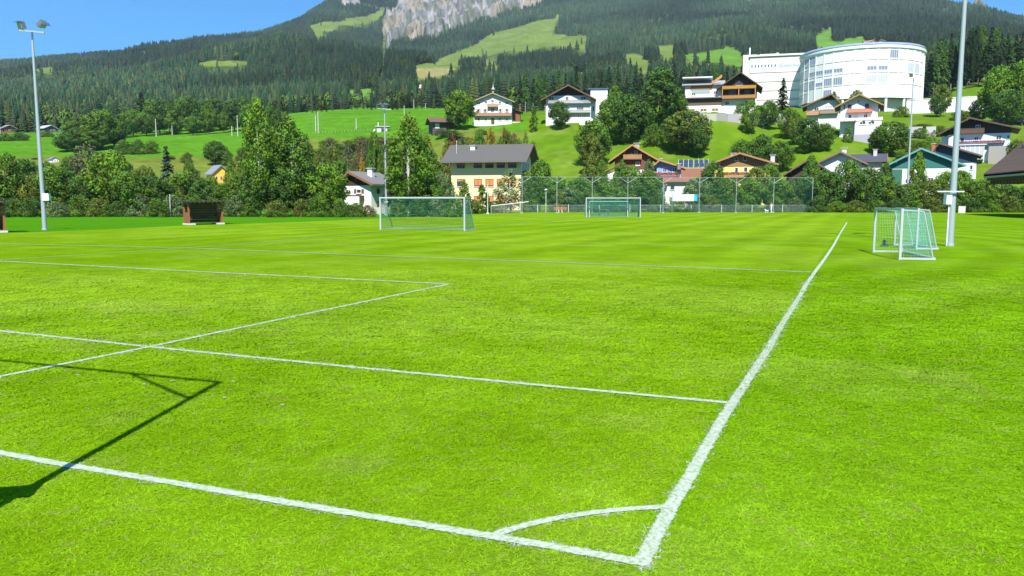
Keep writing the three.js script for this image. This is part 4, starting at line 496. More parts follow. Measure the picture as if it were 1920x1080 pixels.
// small far houses on the left and on the mountain
function farHouse(x, y, D0, wpx, hpx, wall, roof, label, yaw = 0.3, category = 'house') { // stands where the ground shows at that photo row
  let D = D0, best = 1e9; for (let q = D0 * 0.7; q < D0 * 1.35; q *= 1.01) { const p = onGround(x, q), e = Math.abs(rowOf(p.x, p.y, p.z) - y) + Math.abs(q / D0 - 1) * 4; if (e < best) { best = e; D = q; } }
  const p = onGround(x, D), k = D / F, w = wpx * k, h = hpx * k, g = thing('distant_house', label, category, p, -Math.atan2(p.x, D) + yaw), t = h * 0.07; part('wall', poly([[-w / 2, -3], [w / 2, -3], [w / 2, h * 0.55], [0, h * 0.93], [-w / 2, h * 0.55]], -w * 1.1, 0), C3(wall), g); part('roof', poly([[-w * 0.62, h * 0.46], [0, h * 0.95], [w * 0.62, h * 0.46], [w * 0.62, h * 0.46 + t], [0, h * 0.95 + t], [-w * 0.62, h * 0.46 + t]], -w * 1.2, w * 0.12), C3(roof), g); for (const s of [-0.28, 0, 0.28]) windowAt(g, s * w, h * 0.3, w * 0.12, h * 0.2, { sill: false, mull: 0 }); return g; }
farHouse(415, 345, 205, 30, 34, [0.8, 0.48, 0.06], [0.2, 0.23, 0.26], 'small bright yellow gabled house showing through the tree belt', 0.35);
farHouse(18, 249, 480, 24, 14, [0.3, 0.08, 0.05], [0.3, 0.3, 0.3], 'reddish house with grey gable roof in the far hamlet', 0.4);
farHouse(52, 247, 490, 26, 15, [0.4, 0.36, 0.32], [0.34, 0.14, 0.09], 'house with long red-brown roof in the far hamlet', 0.7);
farHouse(96, 248, 470, 22, 13, [0.1, 0.09, 0.12], [0.4, 0.42, 0.45], 'dark house with pale grey roof in the far hamlet', 0.5);
farHouse(122, 252, 450, 18, 12, [0.5, 0.5, 0.5], [0.32, 0.33, 0.36], 'small grey house at the edge of the far hamlet', -0.4);
farHouse(112, 243, 540, 26, 13, [0.2, 0.13, 0.08], [0.16, 0.12, 0.09], 'brown barn behind the far hamlet', 0.8, 'barn');
farHouse(218, 222, 560, 30, 17, [0.75, 0.75, 0.75], [0.6, 0.62, 0.66], 'white house with pale roof above the dark trees', 0.5);
farHouse(2, 305, 150, 16, 26, [0.78, 0.76, 0.7], [0.32, 0.12, 0.07], 'white chalet cut by the edge of the tree belt', 0.4);
farHouse(389, 114, 2050, 9, 6, [0.75, 0.74, 0.72], [0.2, 0.14, 0.1], 'tiny alpine farm in a clearing on the wooded ridge', 0.2);
farHouse(802, 119, 1900, 10, 10, [0.6, 0.4, 0.34], [0.28, 0.1, 0.08], 'tiny farmhouse with red roof in the mountain clearing', 0.2);
farHouse(789, 119, 1900, 13, 7, [0.75, 0.74, 0.7], [0.05, 0.2, 0.18], 'tiny barn with green roof in the mountain clearing', 1.2, 'barn');
farHouse(1637, 84, 1750, 16, 9, [0.7, 0.68, 0.64], [0.4, 0.2, 0.14], 'farmhouse with red-brown roof above the round factory', 0.9);
farHouse(1652, 84, 1780, 12, 8, [0.5, 0.42, 0.36], [0.36, 0.2, 0.15], 'brown farm building beside the farmhouse above the factory', -0.5, 'barn');
farHouse(1622, 85, 1720, 8, 6, [0.8, 0.8, 0.8], [0.5, 0.5, 0.5], 'white shed in the clearing above the round factory', 0.1, 'shed');
farHouse(788, 165, 860, 12, 9, [0.7, 0.7, 0.7], [0.1, 0.09, 0.08], 'small white house at the foot of the dark forest', 0.3);
farHouse(103, 304, 290, 14, 10, [0.7, 0.7, 0.7], [0.2, 0.2, 0.25], 'small white hut in the olive meadow behind the mast', 0.3);
{ const p = onGround(717, 352), k = 352 / F, g = thing('pump_house', 'small white flat-roofed pump house on the meadow', 'hut', p, 0.1); part('wall', B(-10 * k, 9 * k, -2, 9 * k, -4, 0), C3([0.48, 0.48, 0.46]), g); part('roof', B(-13 * k, 14 * k, 9 * k + 0.002, 10.5 * k, -5, 0.6), C3([0.42, 0.42, 0.4]), g); part('door', B(-2 * k, 3 * k, 0, 6 * k, 0.003, 0.08), C3([0.05, 0.05, 0.06]), g); part('vent_pipe', tube(V(-8 * k, 10 * k, -2), V(-8 * k, 18 * k, -2), 0.2), C3([0.7, 0.7, 0.7]), g); part('wing_wall', bar(V(-13 * k, 1, 0.4), V(-18 * k, -0.6, 1.2), 0.4, 0.4), C3([0.6, 0.6, 0.58]), g); }
{ // low garden walls and terraces right of the white chalet
  const p = at(1700, 244, 232), k = 232 / F, g = thing('garden_wall', 'whitewashed garden walls stepping down beside the white chalet', 'wall', V(p.x, p.y, p.z), -Math.atan2(p.x, 232)); part('wall_section', B(-48 * k, -10 * k, -3, 8 * k, -0.4, 0), C3([0.45, 0.44, 0.42]), g); part('wall_section', B(-9.5 * k, 26 * k, -3, 5.5 * k, -0.4, 0.2), C3([0.42, 0.42, 0.4]), g); part('wall_section', B(32 * k, 48 * k, -3, 5 * k, -0.4, 0), C3([0.45, 0.45, 0.43]), g); }
house({ name: 'shed', cat: 'shed', label: 'long low shed with grey roof at the foot of the right-hand wood', D: 250, x0: 1868, x1: 1960, base: 238, eave: 228, ridge: 217, depth: 7, gable: 'side', over: 0.8, side: 0.6, wall: [0.07, 0.06, 0.055], roof: [0.26, 0.25, 0.24] });
// ------------------------------------------------------------------ planting
const G1 = 'trees of the belt along the left side of the field', G2 = 'trees and shrubs behind the tall fence', G3 = 'trees on the hillside between the houses', G4 = 'trees around the far meadow', G5 = 'spruces at the edge of the wood', G6 = 'autumn thicket below the meadow', G7 = 'hedge along the right end of the field';
const L1 = 'leafy green tree in the dense belt along the field', L2 = 'green tree in the row right behind the tall fence', L3 = 'leafy green tree on the hillside among the houses', L4 = 'dark green tree beside the far left meadow', L6 = 'slim tree in the autumn thicket below the meadow', L7 = 'dark green shrub in the hedge right of the tall fence', LS = 'green shrub at the foot of the tree belt', LG = 'green shrub growing behind the low mesh fence';
// tree belt on the left, front to back
for (const [k, x, D, t, w, c] of [['round', 14, 112, 290, 84, 'mid'], ['round', -40, 110, 280, 90, 'dark'], ['tall', 45, 118, 300, 70, 'dark'], ['round', 112, 110, 312, 84, 'mid'], ['round', 208, 112, 284, 92, 'bright'], ['round', 250, 108, 322, 78, 'mid'], ['round', 290, 110, 330, 66, 'dark'], ['round', 346, 114, 322, 78, 'mid'], ['round', 385, 112, 336, 60, 'dark'], ['round', 424, 110, 342, 60, 'mid'], ['round', 446, 113, 326, 44, 'mid'], ['tall', 458, 116, 300, 62, 'olive'], ['tall', 520, 112, 240, 76, 'mid'], ['round', 582, 112, 310, 58, 'dark'], ['round', 612, 108, 308, 80, 'bright'], ['tall', 800, 122, 262, 66, 'mid'], ['round', 830, 118, 325, 54, 'silver'], ['round', 806, 114, 340, 60, 'mid'], ['round', 70, 112, 326, 60, 'olive'], ['round', 160, 110, 330, 60, 'dark'], ['tall', 750, 124, 262, 60, 'olive'], ['round', 480, 108, 330, 60, 'dark'], ['round', 535, 108, 330, 62, 'dark'], ['tall', 90, 150, 304, 50, 'mid'], ['round', 138, 158, 294, 56, 'dark'], ['round', 240, 160, 304, 50, 'mid'], ['round', 276, 150, 312, 52, 'olive'], ['tall', 362, 165, 300, 40, 'mid'], ['round', 398, 150, 330, 36, 'bright'], ['tall', 468, 160, 282, 50, 'dark'], ['round', 440, 158, 304, 44, 'mid'], ['round', 60, 160, 300, 50, 'dark']]) tree(k, x, D, t, w, c, treeLabel('belt', k, x, c), 'leafy_tree', G1);
for (const [x, t, w, c] of [[-10, 362, 60, 'silver'], [30, 372, 56, 'mid'], [60, 370, 50, 'dark'], [108, 378, 54, 'silver'], [150, 365, 60, 'mid'], [186, 372, 56, 'olive'], [222, 376, 50, 'dark'], [262, 362, 56, 'silver'], [296, 372, 54, 'mid'], [330, 366, 56, 'silver'], [368, 368, 50, 'mid'], [442, 366, 52, 'silver'], [470, 376, 46, 'mid'], [520, 376, 54, 'olive'], [566, 372, 50, 'olive'], [600, 366, 54, 'mid'], [640, 372, 44, 'mid'], [668, 380, 44, 'olive'], [690, 384, 36, 'tan'], [745, 380, 44, 'mid'], [782, 374, 50, 'dark'], [822, 372, 52, 'silver'], [852, 370, 44, 'mid'], [405, 384, 50, 'dark'], [345, 388, 40, 'silver']]) tree('bush', x, 105 + (Math.round(x * 7) % 4), t, w, c, treeLabel('belt', 'bush', x, c), 'shrub', 'shrubs under the left tree belt');
tree('birch', 489, 108, 178, 72, 'bright', 'tallest birch with white trunk in the belt left of the field', 'birch_tree');
tree('birch', 552, 109, 214, 86, 'mid', 'birch with leaning white trunk right of the tallest birch', 'birch_tree');
tree('birch', 766, 113, 214, 96, 'bright', 'broad birch with white trunk standing behind the big goal', 'birch_tree');
tree('airy', 165, 118, 264, 86, 'grey', 'feathery grey-green tree behind the belt on the left', 'leafy_tree');
tree('spruce', 317, 122, 274, 52, 'blue', 'single blue-grey spruce in the left tree belt', 'spruce_tree');
tree('round', 800, 126, 258, 40, 'yellow', 'tree with bright yellow autumn crown left of the yellow building', 'leafy_tree');
tree('sapling', 871, 130, 338, 44, 'bright', 'bright green young tree before the yellow building wall', 'young_tree');
tree('sapling', 906, 133, 346, 42, 'mid', 'darker young tree before the middle of the yellow building', 'young_tree');
tree('airy', 957, 135, 318, 66, 'silver', 'spreading thin-leaved tree at the right end of the yellow building', 'young_tree');
tree('bush', 888, 128, 374, 46, 'olive', 'low olive shrub before the yellow building', 'shrub'); tree('bush', 930, 134, 376, 50, 'mid', 'low green shrub beside the sloping handrail', 'shrub');
// thicket in autumn colours below the meadow
for (const [k, x, D, t, w, c] of [['airy', 580, 165, 262, 44, 'grey'], ['airy', 604, 172, 268, 44, 'olive'], ['round', 628, 168, 272, 40, 'olive'], ['airy', 652, 175, 262, 38, 'grey'], ['round', 640, 160, 300, 44, 'mid'], ['airy', 676, 172, 268, 40, 'tan'], ['round', 704, 168, 250, 34, 'mid'], ['airy', 690, 182, 258, 36, 'grey'], ['airy', 722, 168, 290, 38, 'olive'], ['airy', 570, 158, 282, 46, 'olive'], ['tall', 590, 152, 300, 46, 'olive'], ['tall', 664, 150, 316, 40, 'olive'], ['tall', 620, 186, 258, 40, 'grey'], ['airy', 840, 200, 262, 34, 'olive'], ['airy', 862, 205, 262, 36, 'mid'], ['round', 900, 205, 244, 26, 'mid'], ['airy', 920, 205, 240, 26, 'grey'], ['round', 952, 205, 245, 26, 'olive'], ['airy', 965, 205, 246, 26, 'tan'], ['airy', 985, 200, 246, 24, 'olive'], ['round', 880, 195, 262, 30, 'olive'], ['airy', 800, 195, 246, 40, 'olive'], ['airy', 775, 200, 258, 40, 'grey'], ['round', 940, 196, 258, 24, 'mid'], ['round', 972, 196, 262, 26, 'mid'], ['airy', 1000, 196, 262, 24, 'olive'], ['tall', 560, 180, 262, 40, 'olive'], ['tall', 540, 190, 270, 44, 'mid']]) tree(k, x, D, t, w, c, `${TONE[c]} ${{ airy: 'slim thin-leaved tree', tall: 'tall leafy tree', round: 'round leafy tree' }[k]} in the thicket ${x > 830 ? 'behind the yellow building' : x > 690 ? 'right of the small chalet' : 'left of the small chalet'}`, 'thicket_tree', G6);
{ const r = rng(717), fill = (n, x0, x1, d0, d1, hpx, lim) => { for (let i = 0; i < n; i++) { const x = x0 + r() * (x1 - x0), D = d0 + r() * (d1 - d0), p = onGround(x, D), y = rowOf(p.x, p.y, p.z), hp = hpx * (0.6 + 0.6 * r()), k = r(), kind = k < 0.45 ? 'airy' : k < 0.68 ? 'round' : 'bush', c = ['olive', 'grey', 'mid', 'tan', 'olive', 'dark', 'grey'][Math.floor(r() * 7)]; tree(kind, x, D, Math.max(y - hp * (k < 0.68 ? 1 : 0.55), lim), 22 + 20 * r(), c, `${TONE[c]} ${{ airy: 'thin bare-looking tree', round: 'small leafy tree', bush: 'low bush' }[kind]} in the thicket ${x > 830 ? 'below the farmhouse' : x > 690 ? 'below the pump house' : 'below the railway'}`, 'thicket_tree', G6); } };
  fill(30, 548, 830, 150, 215, 44, 255); fill(58, 556, 800, 215, 312, 30, 256); fill(34, 825, 1000, 188, 228, 26, 240); fill(14, 790, 905, 232, 262, 18, 240); }
tree('round', 921, 205, 242, 24, 'yellow', 'slim bright yellow tree right behind the yellow building roof', 'thicket_tree'); tree('round', 880, 198, 256, 24, 'yellow', 'small orange-yellow tree behind the roof chimney', 'thicket_tree'); tree('airy', 851, 200, 248, 36, 'red', 'reddish brown bare-looking tree left of the roof chimney', 'thicket_tree'); tree('airy', 724, 150, 318, 26, 'red', 'red autumn tree behind the small white chalet', 'thicket_tree'); tree('airy', 680, 165, 292, 18, 'yellow', 'small yellow tree above the small chalet chimney', 'thicket_tree'); tree('airy', 945, 205, 236, 22, 'red', 'slim reddish tree before the farmhouse', 'thicket_tree');
// behind the tall fence
for (const [k, x, D, t, w, c] of [['round', 1012, 152, 302, 58, 'mid'], ['round', 998, 147, 340, 44, 'dark'], ['round', 1040, 148, 332, 58, 'mid'], ['round', 1086, 149, 334, 60, 'mid'], ['round', 1128, 150, 330, 60, 'mid'], ['tall', 1110, 158, 286, 46, 'olive'], ['round', 1180, 150, 312, 58, 'mid'], ['tall', 1165, 160, 300, 40, 'mid'], ['round', 1216, 149, 322, 58, 'mid'], ['tall', 1216, 158, 300, 34, 'silver'], ['round', 1306, 148, 334, 60, 'silver'], ['round', 1338, 152, 304, 60, 'dark'], ['round', 1360, 147, 334, 64, 'mid'], ['round', 1414, 150, 314, 50, 'olive'], ['round', 1404, 147, 336, 64, 'bright'], ['round', 1440, 152, 306, 50, 'mid'], ['round', 1458, 147, 336, 64, 'mid'], ['round', 1504, 148, 330, 62, 'dark'], ['tall', 1518, 152, 290, 40, 'mid'], ['round', 1062, 147, 352, 60, 'silver'], ['round', 1150, 147, 350, 60, 'mid'], ['round', 1196, 147, 348, 52, 'dark'], ['round', 1330, 147, 356, 60, 'dark']]) tree(k, x, D, t, w, c, treeLabel('fence', k, x, c), 'leafy_tree', G2);
for (let i = 0; i < 15; i++) { const x = 995 + i * 37 + (i * 31) % 17; tree('bush', x, 144.5 + (i % 3) * 0.6, 372 - (i * 13) % 14, 46, ['mid', 'olive', 'dark', 'bright'][i % 4], treeLabel('fence', 'bush', x, ['mid', 'olive', 'dark', 'bright'][i % 4]), 'shrub', 'shrubs behind the low mesh fence'); }
// hedge on the right
for (const [k, x, D, t, w, c] of [['round', 1548, 143, 322, 70, 'dark'], ['round', 1586, 146, 300, 62, 'mid'], ['round', 1622, 143, 316, 68, 'dark'], ['round', 1655, 144, 330, 60, 'mid'], ['tall', 1716, 147, 284, 38, 'bright'], ['round', 1700, 142, 344, 56, 'mid'], ['round', 1738, 142, 340, 60, 'olive'], ['round', 1776, 143, 322, 64, 'bright'], ['round', 1812, 142, 338, 62, 'mid'], ['round', 1846, 142, 336, 62, 'mid'], ['round', 1884, 142, 346, 64, 'dark'], ['round', 1920, 142, 348, 66, 'dark'], ['round', 1960, 142, 340, 66, 'mid'], ['round', 1800, 150, 320, 44, 'bright'], ['round', 1540, 150, 318, 44, 'mid'], ['tall', 1655, 150, 306, 40, 'dark']]) tree(k, x, D, t, w, c, treeLabel('hedge', k, x, c) + ' in the hedge', 'hedge_tree', G7);
for (let i = 0; i < 12; i++) tree('bush', 1532 + i * 36, 139.5 + (i % 2) * 0.8, 366 + (i * 11) % 12, 48, ['dark', 'mid', 'olive', 'bright'][(i * 3) % 4], treeLabel('hedge', 'bush', 1532 + i * 36, ['dark', 'mid', 'olive', 'bright'][(i * 3) % 4]) + ' at the hedge foot', 'shrub', 'shrubs at the foot of the right hedge');
// hillside
for (const [k, x, D, t, w, c] of [['round', 1112, 205, 225, 74, 'mid'], ['tall', 1110, 196, 250, 50, 'olive'], ['round', 1140, 225, 188, 60, 'mid'], ['round', 1172, 226, 178, 84, 'dark'], ['round', 1200, 232, 190, 60, 'dark'], ['tall', 1150, 236, 160, 44, 'mid'], ['tall', 1264, 240, 166, 50, 'mid'], ['round', 1288, 212, 206, 90, 'olive'], ['round', 1268, 216, 214, 60, 'mid'], ['round', 1310, 208, 230, 46, 'dark'], ['bush', 1225, 222, 232, 50, 'mid'], ['bush', 1195, 206, 280, 34, 'mid'], ['round', 1406, 226, 188, 36, 'bright'], ['round', 1440, 232, 188, 36, 'dark'], ['bush', 1388, 238, 192, 30, 'mid'], ['round', 1392, 190, 262, 52, 'mid'], ['round', 1428, 190, 254, 62, 'dark'], ['round', 1464, 191, 264, 48, 'mid'], ['round', 1478, 222, 204, 46, 'mid'], ['round', 1514, 204, 222, 60, 'dark'], ['round', 1546, 204, 232, 44, 'mid'], ['round', 1490, 214, 222, 34, 'olive'], ['bush', 1590, 212, 236, 22, 'mid'], ['round', 1668, 200, 228, 74, 'mid'], ['round', 1646, 202, 244, 40, 'olive'], ['round', 1604, 262, 168, 28, 'silver'], ['airy', 1562, 262, 170, 30, 'olive'], ['round', 1764, 282, 158, 36, 'olive'], ['round', 1756, 280, 178, 30, 'dark'], ['round', 1866, 246, 124, 66, 'bright'], ['round', 1886, 236, 170, 70, 'dark'], ['round', 1916, 244, 112, 66, 'bright'], ['round', 1836, 252, 186, 40, 'dark'], ['bush', 1690, 280, 200, 36, 'lime'], ['bush', 1800, 262, 206, 44, 'olive'], ['bush', 1730, 248, 232, 46, 'olive'], ['bush', 1716, 215, 262, 50, 'bright'], ['bush', 1690, 225, 250, 40, 'olive'], ['bush', 1725, 228, 240, 36, 'mid'], ['bush', 1705, 200, 268, 46, 'olive'], ['bush', 1745, 205, 256, 40, 'bright'], ['bush', 1735, 190, 274, 44, 'mid'], ['bush', 1690, 192, 280, 40, 'bright'], ['bush', 1760, 230, 236, 40, 'olive'], ['bush', 1655, 232, 236, 30, 'mid'], ['bush', 1882, 176, 306, 50, 'olive'], ['bush', 1800, 172, 320, 40, 'mid'], ['round', 1905, 180, 262, 40, 'olive'], ['round', 1160, 166, 318, 30, 'mid'], ['bush', 1130, 190, 300, 30, 'mid']]) tree(k, x, D, t, w, c, treeLabel('hill', k, x, c), k === 'bush' ? 'shrub' : 'leafy_tree', k === 'bush' ? 'shrubs on the hillside between the houses' : G3);
tree('tall', 1236, 236, 124, 84, 'dark', 'tallest dark tree left of the orange-balcony chalet', 'leafy_tree');
tree('round', 861, 268, 170, 62, 'bright', 'bright green round tree beside the white farmhouse', 'leafy_tree'); tree('sapling', 1001, 252, 196, 24, 'mid', 'slim small tree left of the white guesthouse', 'young_tree'); tree('round', 1050, 249, 190, 42, 'dark', 'round dark tree before the white guesthouse', 'leafy_tree'); tree('spruce', 1466, 255, 146, 42, 'spruce', 'single spruce before the striped factory block', 'spruce_tree');
// far meadow, left
for (const [k, x, D, t, w, c] of [['round', 190, 335, 206, 70, 'mid'], ['round', 150, 330, 240, 60, 'dark'], ['round', 125, 325, 252, 50, 'dark'], ['round', 215, 345, 222, 60, 'dark'], ['round', 178, 330, 245, 60, 'mid'], ['bush', 232, 310, 262, 36, 'mid'], ['bush', 258, 308, 262, 36, 'dark'], ['bush', 284, 308, 264, 38, 'mid'], ['round', 404, 275, 264, 46, 'dark'], ['bush', 425, 275, 282, 34, 'mid'], ['round', 250, 420, 206, 50, 'mid'], ['round', 300, 430, 188, 56, 'dark'], ['round', 330, 425, 206, 40, 'mid'], ['round', 356, 430, 182, 52, 'dark'], ['round', 392, 420, 204, 40, 'mid'], ['round', 362, 410, 218, 40, 'mid'], ['round', 440, 430, 186, 46, 'dark'], ['round', 468, 420, 196, 40, 'mid'], ['round', 420, 425, 210, 30, 'mid'], ['round', 275, 410, 212, 44, 'mid'], ['round', 235, 400, 212, 40, 'mid'], ['round', 95, 590, 196, 22, 'olive'], ['round', 120, 595, 200, 28, 'mid'], ['round', 145, 600, 200, 30, 'mid'], ['round', 30, 540, 206, 50, 'mid'], ['round', 0, 530, 212, 50, 'dark'], ['round', 60, 520, 220, 30, 'dark'], ['bush', 38, 395, 248, 38, 'dark'], ['bush', 8, 390, 250, 40, 'mid'], ['round', 512, 290, 196, 40, 'dark'], ['round', 535, 300, 210, 34, 'mid'], ['round', 500, 300, 214, 40, 'mid'], ['bush', 88, 430, 246, 30, 'olive'], ['bush', 135, 400, 252, 34, 'mid'], ['round', 165, 520, 205, 40, 'mid'], ['round', 195, 500, 208, 44, 'dark'], ['round', 235, 510, 200, 36, 'mid'], ['round', 318, 446, 186, 40, 'dark'], ['round', 376, 440, 190, 44, 'mid'], ['round', 405, 445, 184, 44, 'dark'], ['round', 455, 436, 182, 40, 'dark'], ['round', 340, 452, 184, 40, 'mid'], ['round', 285, 446, 186, 40, 'mid'], ['round', 140, 345, 226, 50, 'mid'], ['round', 205, 360, 204, 46, 'dark'], ['round', 480, 300, 220, 44, 'mid'], ['bush', 350, 282, 286, 30, 'olive'], ['bush', 320, 290, 292, 24, 'olive'], ['bush', 455, 285, 276, 34, 'mid'], ['bush', 70, 300, 296, 26, 'olive']]) tree(k, x, D, t, w, c, treeLabel('meadow', k, x, c), k === 'bush' ? 'shrub' : 'leafy_tree', k === 'bush' ? 'shrubs around the far meadow' : G4);
tree('spruce', 268, 445, 172, 40, 'spruce', 'tall pointed spruce over the far left trees', 'spruce_tree');
// front row of spruces at the edge of the woods: trunks can be told apart
{ const r = rng(404); const row = (x0, x1, step, D, hpx, tone, kind, label, group) => { for (let x = x0; x < x1; x += step * (0.7 + 0.6 * r())) { const dd = D + (r() - 0.5) * 24, p = onGround(x, dd), y = rowOf(p.x, p.y, p.z); tree(r() < 0.82 ? kind : 'tall', x, dd, y - hpx * (0.75 + 0.5 * r()), hpx * 0.3 * (0.8 + 0.4 * r()), r() < 0.7 ? tone : 'dark', label, 'spruce_tree', group); } };
  row(575, 735, 10, 530, 17, 'spruce', 'spruce', 'dark spruce standing along the top edge of the far meadow', 'spruces along the top of the far meadow'); row(735, 845, 11, 528, 27, 'spruce', 'spruce', 'dark spruce standing along the top edge of the far meadow', 'spruces along the top of the far meadow');
  row(975, 1290, 13, 395, 66, 'spruce', 'pine', 'tall spruce in the wood behind the guesthouse and farmhouse', G5); row(1290, 1395, 12, 400, 62, 'spruce', 'pine', 'tall spruce in the wood behind the orange-balcony chalet', 'spruces behind the chalet');
  row(1742, 1925, 9, 385, 92, 'spruce', 'pine', 'tall bare-trunked spruce in the wood right of the round factory', 'spruces right of the factory'); row(1742, 1925, 10, 410, 88, 'dark', 'pine', 'tall bare-trunked spruce in the wood right of the round factory', 'spruces right of the factory'); }
// ------------------------------------------------------------------ field equipment
const ALU = mat(0.5, 0.53, 0.56, 0.38, { metalness: 0.25 }), GALV = mat(0.4, 0.44, 0.47, 0.5, { metalness: 0.3 }), MASTM = mat(0.33, 0.39, 0.42, 0.55, { metalness: 0.2 }), BOXM = mat(0.72, 0.73, 0.72, 0.5), NETG = mat(0.03, 0.2, 0.15, 0.9), NETB = mat(0.16, 0.5, 0.52, 0.9), NETW = mat(0.5, 0.62, 0.62, 0.9), NETF = mat(0.035, 0.17, 0.13, 0.9);
// a net is a sheet of thin cords between four corners; sag hangs the middle
function netGeo(a, b, c, d, cell, w, sag = 0) { const P = [], I = []; let n = 0; const U = Math.max(2, Math.round(Math.max(a.distanceTo(b), d.distanceTo(c)) / cell)), Vn = Math.max(2, Math.round(Math.max(a.distanceTo(d), b.distanceTo(c)) / cell)), at2 = (u, v) => { const p = a.clone().lerp(b, u).lerp(d.clone().lerp(c, u), v); p.y -= sag * Math.sin(Math.PI * u) * Math.sin(Math.PI * v); return p; }, nrm = b.clone().sub(a).cross(d.clone().sub(a)).normalize(); const seg = sag ? 8 : 1;
  const cord = (p, q) => { const t = q.clone().sub(p).normalize(), s = t.clone().cross(nrm).multiplyScalar(w / 2), m = nrm.clone().multiplyScalar(w / 2); for (const e of [p, q]) for (const o of [s.clone().add(m), s.clone().negate().add(m), s.clone().negate().sub(m), s.clone().sub(m)]) P.push(e.x + o.x, e.y + o.y, e.z + o.z); for (let k = 0; k < 4; k++) { const k2 = (k + 1) % 4; I.push(n + k, n + k2, n + 4 + k, n + k2, n + 4 + k2, n + 4 + k); } n += 8; };
  for (let i = 0; i <= U; i++) for (let s = 0; s < seg; s++) cord(at2(i / U, s / seg), at2(i / U, (s + 1) / seg)); for (let j = 0; j <= Vn; j++) for (let s = 0; s < seg; s++) cord(at2(s / seg, j / Vn), at2((s + 1) / seg, j / Vn)); return quads(P, null, null, I); }
function goal(name, label, L, R, W, Hh, depthTop, depthBot, netM, o = {}) { // L, R: feet of the posts as seen from the front
  const c = L.clone().add(R).multiplyScalar(0.5), dir = R.clone().sub(L), g = thing(name, label, 'goal', V(c.x, 0, c.z), -Math.atan2(dir.z, dir.x), o.group), h = W / 2, r = o.r ?? 0.055;
  const post = (x) => part('post', box(r * 2, Hh, r * 2, x, Hh / 2, 0), o.metal ?? ALU, g); post(-h); post(h); part('crossbar', box(W + r * 2, r * 2, r * 2, 0, Hh + r, 0), o.metal ?? ALU, g);
  part('ground_frame', [bar(V(-h, 0.05, -r), V(-h, 0.05, -depthBot), 0.08, 0.08), bar(V(h, 0.05, -r), V(h, 0.05, -depthBot), 0.08, 0.08), B(-h - 0.04, h + 0.04, 0.01, 0.1, -depthBot - 0.09, -depthBot)], o.metal ?? ALU, g);
  for (const s of [-1, 1]) { part('top_arm', bar(V(s * h, Hh + 0.02, -r), V(s * h, Hh - 0.02, -depthTop), 0.045, 0.045), o.metal ?? GALV, g); part('back_stay', bar(V(s * h, Hh - 0.04, -depthTop), V(s * h, 0.1, -depthBot), 0.04, 0.04), o.metal ?? GALV, g); if (o.brace !== false) part('brace', bar(V(s * h, Hh - 0.55, -r), V(s * h, Hh - 0.08, -depthTop * 0.8), 0.035, 0.035), GALV, g); }
  const cell = o.cell ?? 0.13, w = o.cord ?? 0.011, n = [netGeo(V(-h, Hh, -depthTop), V(h, Hh, -depthTop), V(h, 0.08, -depthBot + 0.05), V(-h, 0.08, -depthBot + 0.05), cell, w, o.sag ?? 0.12), netGeo(V(-h, Hh, 0), V(h, Hh, 0), V(h, Hh, -depthTop), V(-h, Hh, -depthTop), cell, w, 0.06)];
  for (const s of [-1, 1]) n.push(netGeo(V(s * h, Hh, 0), V(s * h, Hh, -depthTop), V(s * h, 0.05, -depthBot), V(s * h, 0.05, 0), cell, w)); part('net', n, netM, g); return g;
}
goal('football_goal', 'full-size white football goal with green net across mid field', gp(716, 430.8), gp(869, 433), 7.1, 2.44, 0.85, 2.0, NETG);
const farGoal = goal('football_goal', 'full-size far goal with smaller goals stored inside it', gp(1101, 407.5), gp(1198, 407.5), 7.0, 2.44, 0.9, 2.0, mat(0.02, 0.27, 0.24, 0.9), { cord: 0.016 });
goal('youth_goal', 'smaller goal parked inside the far full-size goal', gp(1108, 407.2).add(V(0, 0, -0.5)), gp(1175, 407.2).add(V(0, 0, -0.5)), 5, 2, 0.6, 1.2, mat(0.02, 0.27, 0.24, 0.9), { cord: 0.016, r: 0.05 });
goal('mini_goal', 'tiny training goal standing inside the far goal', gp(1125, 406.8).add(V(0, 0, -0.9)), gp(1142, 406.8).add(V(0, 0, -0.9)), 1.25, 0.95, 0.3, 0.6, NETW, { r: 0.03, brace: false });
// two youth goals at the right: the near one seen from its side, the other tipped against it
{ const A = gp(1638, 473), Bq = gp(1687, 487); goal('youth_goal', 'white youth goal with pale net seen from its side near the mast', A, Bq, Bq.distanceTo(A), 1.95, 0.8, 1.22, mat(0.2, 0.5, 0.45, 0.9), { sag: 0.25, cell: 0.13, cord: 0.005, brace: false, r: 0.045 });
  const P1 = gp(1676, 460), P2 = gp(1719, 468); goal('youth_goal', 'white youth goal with blue net standing behind the near one', P1, P2, 3.4, 1.9, 0.5, 0.9, NETB, { sag: 0.2, cell: 0.12, cord: 0.007, brace: false, r: 0.04 }); }
{ const p = gp(1658, 462), g = thing('rubber_weight', 'small dark weight lying in the youth goal', 'weight', V(p.x, 0, p.z), 0.3); part('block', box(0.13, 0.34, 0.13, 0, 0.17, 0), mat(0.02, 0.04, 0.03), g); part('base', box(0.3, 0.06, 0.3, 0, 0.031, 0), mat(0.03, 0.05, 0.04), g).position.y = 0.002; }
